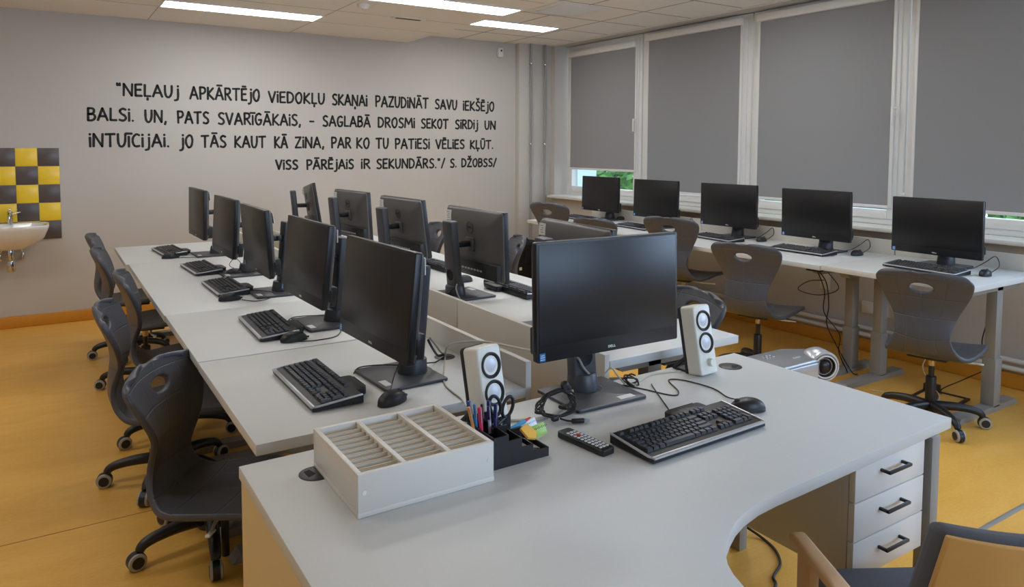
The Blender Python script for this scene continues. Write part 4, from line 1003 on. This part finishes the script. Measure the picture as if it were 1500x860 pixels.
# ================================================================== LOOSE CABLES
def cable(pts, r, m, lab, ends=None):
    o = MB().tube(pts, r, n=8, smooth=6).build('cable', m); tag(o, lab, 'cable'); return o
z = .7425
cable([(1.27, 2.46, .745), (1.27, 2.42, .80), (1.33, 2.28, .835), (1.40, 2.10, .838), (1.46, 1.96, .84), (1.475, 1.885, .80), (1.43, 1.862, .755), (1.36, 1.80, z+.001), (1.24, 1.74, z+.001), (1.14, 1.77, z+.001), (1.1, 1.80, z+.001)], .0045, 'wcable', 'thick pale cable looping up over the row panels behind a speaker')
cable([(1.27, 2.46, .743), (1.2, 2.33, z), (1.12, 2.17, z), (1.10, 2.02, z), (1.09, 1.97, .735)], .003, 'wcable', 'pale cable running from the desk grommet over the desk edge')
cable([(.60+.3, 2.45, z), (.93, 2.47, .7545), (1.0, 2.45, .757), (1.08, 2.40, .757), (1.16, 2.38, .757), (1.21, 2.42, z), (1.26, 2.46, z)], .0024, 'cable', 'black keyboard cable crossing a monitor base beside the free-standing mouse')
cable([(.915, 2.165, z+.006), (.94, 2.20, .77), (.958, 2.215, .80), (.995, 2.225, .86), (1.02, 2.235, .89)], .002, 'cable', 'black mouse cable rising from the free-standing mouse to a monitor')
cable([(1.27, 2.47, .75), (1.22, 2.42, .765), (1.17, 2.36, .81), (1.13, 2.32, .86)], .0045, 'cable', 'black power cable rising from the desk grommet to a monitor')
cable([(1.275, 2.475, .75), (1.235, 2.43, .775), (1.185, 2.365, .82), (1.14, 2.325, .865)], .0035, 'gcable', 'grey cable rising from the desk grommet to a monitor')
cable([(.90, 1.80, z), (.905, 1.76, .772), (.93, 1.735, .79), (.96, 1.73, .785), (.985, 1.735, .765), (1.01, 1.75, z)], .003, 'wcable', 'short white cable arching behind the slotted box and the organiser')
cable([(1.72, 1.80, z), (1.70, 1.77, z), (1.60, 1.60, z), (1.565, 1.545, z), (1.545, 1.525, z+.004)], .002, 'cable', 'thin cable running to the back of the teacher keyboard')
cable([(1.63, 1.845, z), (1.66, 1.78, z), (1.70, 1.68, z), (1.745, 1.70, z), (1.80, 1.80, z), (1.845, 1.77, z), (1.865, 1.66, z), (1.84, 1.58, z), (1.83, 1.535, z+.006)], .0022, 'cable', 'thin dark cable winding from the bundle to the teacher mouse')
cable([(1.585, 1.885, .78), (1.60, 1.87, .80), (1.62, 1.855, .77), (1.635, 1.84, .746)], .003, 'wcable', 'pale cable dropping to the desk behind the teacher desk monitor')
rnd = random.Random(5); pts = []
for k in range(22):
    a = 2*pi*k/6; pts.append((1.655+.022*cos(a)+.012*sin(a*.37), 1.835+.018*sin(a), .755+.018*sin(a*.8+1)))
cable(pts, .003, 'cable', 'tied black cable bundle behind the teacher desk monitor base')
cable([(1.70, 1.845, z), (1.78, 1.875, z), (1.86, 1.868, z), (1.91, 1.85, z)], .0035, 'wcable', 'pale cable running behind the foot of the speaker with the knob')
cable([(1.45, 1.90, .85), (1.448, 1.86, .86), (1.46, 1.846, .83), (1.49, 1.85, .80)], .004, 'gcable', 'grey cable through the stand hole of the teacher desk monitor')
def mcable(pts, lab, m='cable', r=.0022): cable(pts, r, m, lab)
mcable([(.90, 3.32, .744), (.95, 3.36, .757), (1.06, 3.33, .757), (1.10, 3.28, .757), (1.15, 3.25, .76)], 'black cable on the washbasin-side monitor base second from the teacher desk')
mcable([(.85, 2.945, .75), (.92, 2.95, .745), (1.0, 2.96, .745), (1.05, 3.02, .745), (1.09, 3.10, .757)], 'black mouse cable on the washbasin-side desk second from the teacher desk')
mcable([(.84, 3.93, .748), (.90, 3.88, .743), (.98, 3.92, .743), (1.02, 4.0, .755), (.95, 4.1, .757), (.9, 4.2, .743)], 'black cable looping by the washbasin-side monitor that tips forward')
mcable([(.97, 4.73, .748), (1.02, 4.78, .80), (1.0, 4.86, .83), (.96, 4.82, .79), (1.04, 4.72, .76), (1.1, 4.8, .752)], 'tangled black cable below the monitor second from the lettered wall')
mcable([(.76, 5.68, .745), (.86, 5.70, .738), (.95, 5.66, .738), (1.02, 5.72, .738), (1.08, 5.78, .752)], 'thin cable from the washbasin-side mouse next to the lettered wall')
mcable([(.96, 5.74, .93), (1.05, 5.70, .86), (1.07, 5.66, .90), (1.02, 5.68, .94), (1.07, 5.75, .88)], 'small cable loop behind the washbasin-side monitor next to the lettered wall')
for x, y, zz, lab in ((4.655, 2.085, .80, 'black mouse cable looping on the single-monitor window desk'), (4.80, 2.985, .795, 'black mouse cable behind the mouse at the desk joint'), (4.85, 3.84, .795, 'black mouse cable looping by the third window monitor from the corner pipes'), (4.84, 4.72, .80, 'black cable loop by the second window monitor from the corner pipes'), (4.98, 5.60, .80, 'black cable loop by the window monitor next to the corner pipes')):
    mcable([(x+.055, y, zz+.01), (x+.12, y-.02, zz+.05), (x+.16, y+.02, zz+.10), (x+.15, y+.07, zz+.06), (x+.13, y+.12, zz+.02), (x+.14, y+.17, zz+.005)], lab, r=.0025)
mcable([(1.72, 3.20, .86), (1.70, 3.17, .84), (1.712, 3.14, .79), (1.74, 3.08, .783)], 'grey cable coming out of the stand hole of the fully visible monitor back', 'gcable', .0035)
mcable([(1.715, 3.20, .85), (1.705, 3.24, .82), (1.715, 3.28, .79), (1.73, 3.31, .783)], 'black cable at the stand foot of the fully visible monitor back', 'cable', .003)
mcable([(2.08, 2.62, .783), (1.99, 2.63, .783), (1.90, 2.66, .785), (1.86, 2.72, .81), (1.90, 2.73, .80), (2.0, 2.62, .783)], 'thin brown-black cable loop on the middle-row desk beside the teacher desk monitor', 'cable', .0018)
# cables hanging under the window desks and lying on the floor
cable([(4.25, 2.90, .74), (4.30, 2.88, .66), (4.36, 2.90, .5), (4.42, 2.95, .36), (4.50, 2.92, .20), (4.58, 2.86, .03), (4.62, 2.84, .012)], .0038, 'cable', 'thick black cable hanging below the desk joint by the window')
cable([(4.27, 2.93, .74), (4.34, 2.92, .60), (4.37, 2.94, .45), (4.46, 2.88, .30), (4.52, 2.92, .16), (4.6, 2.90, .012)], .0035, 'cable', 'second black cable twisted with the hanging one below the joint')
cable([(4.28, 2.86, .74), (4.31, 2.80, .64), (4.28, 2.92, .58), (4.24, 3.05, .60), (4.28, 3.0, .66), (4.30, 2.9, .68)], .003, 'cable', 'loose black cable loop hanging below the desk joint')
cable([(4.78, 2.12, .50), (4.82, 2.16, .34), (4.86, 2.10, .24), (4.75, 2.20, .14), (4.66, 2.30, .06), (4.70, 2.33, .01)], .0035, 'cable', 'black cable hanging behind the chair of the single-monitor window desk')
cable([(4.92, 2.45, .3), (4.80, 2.50, .14), (4.74, 2.42, .05), (4.62, 2.30, .006), (4.50, 2.42, .006), (4.40, 2.62, .006)], .0025, 'wcable', 'thin pale cable on the floor under the single-monitor window desk')
cable([(2.325, 1.885, .03), (2.346, 1.814, .006), (2.317, 1.734, .006), (2.255, 1.665, .006), (2.164, 1.625, .006), (2.125, 1.586, .006), (2.0, 1.55, .006), (1.8, 1.6, .006)], .005, 'cable', 'black cable on the floor under the teacher desk')
Fb = 'open floor outlet frames'
for x, y, rz, lab in ((4.62, 2.30, .12, 'black floor outlet frame under the single-monitor window desk'), (4.50, 3.12, .1, 'black floor outlet frame behind the projector'), (4.55, 4.35, .1, 'black floor outlet frame below the middle window desk')):
    t = tag(empty('floor_outlet', (x, y, 0), rz), lab, 'floor outlet', Fb)
    MB().box((0, .12, .006), (.25, .02, .012), bev=.002).box((0, -.12, .006), (.25, .02, .012), bev=.002).box((.115, 0, .006), (.02, .22, .012), bev=.002).box((-.115, 0, .006), (.02, .22, .012), bev=.002).build('frame', 'black', t)
    MB().box((0, 0, .003), (.21, .22, .006)).build('lid', 'floor', t)
    MB().box((.10, .08, .03), (.05, .09, .05), bev=.006).build('socket_block', 'black', t)
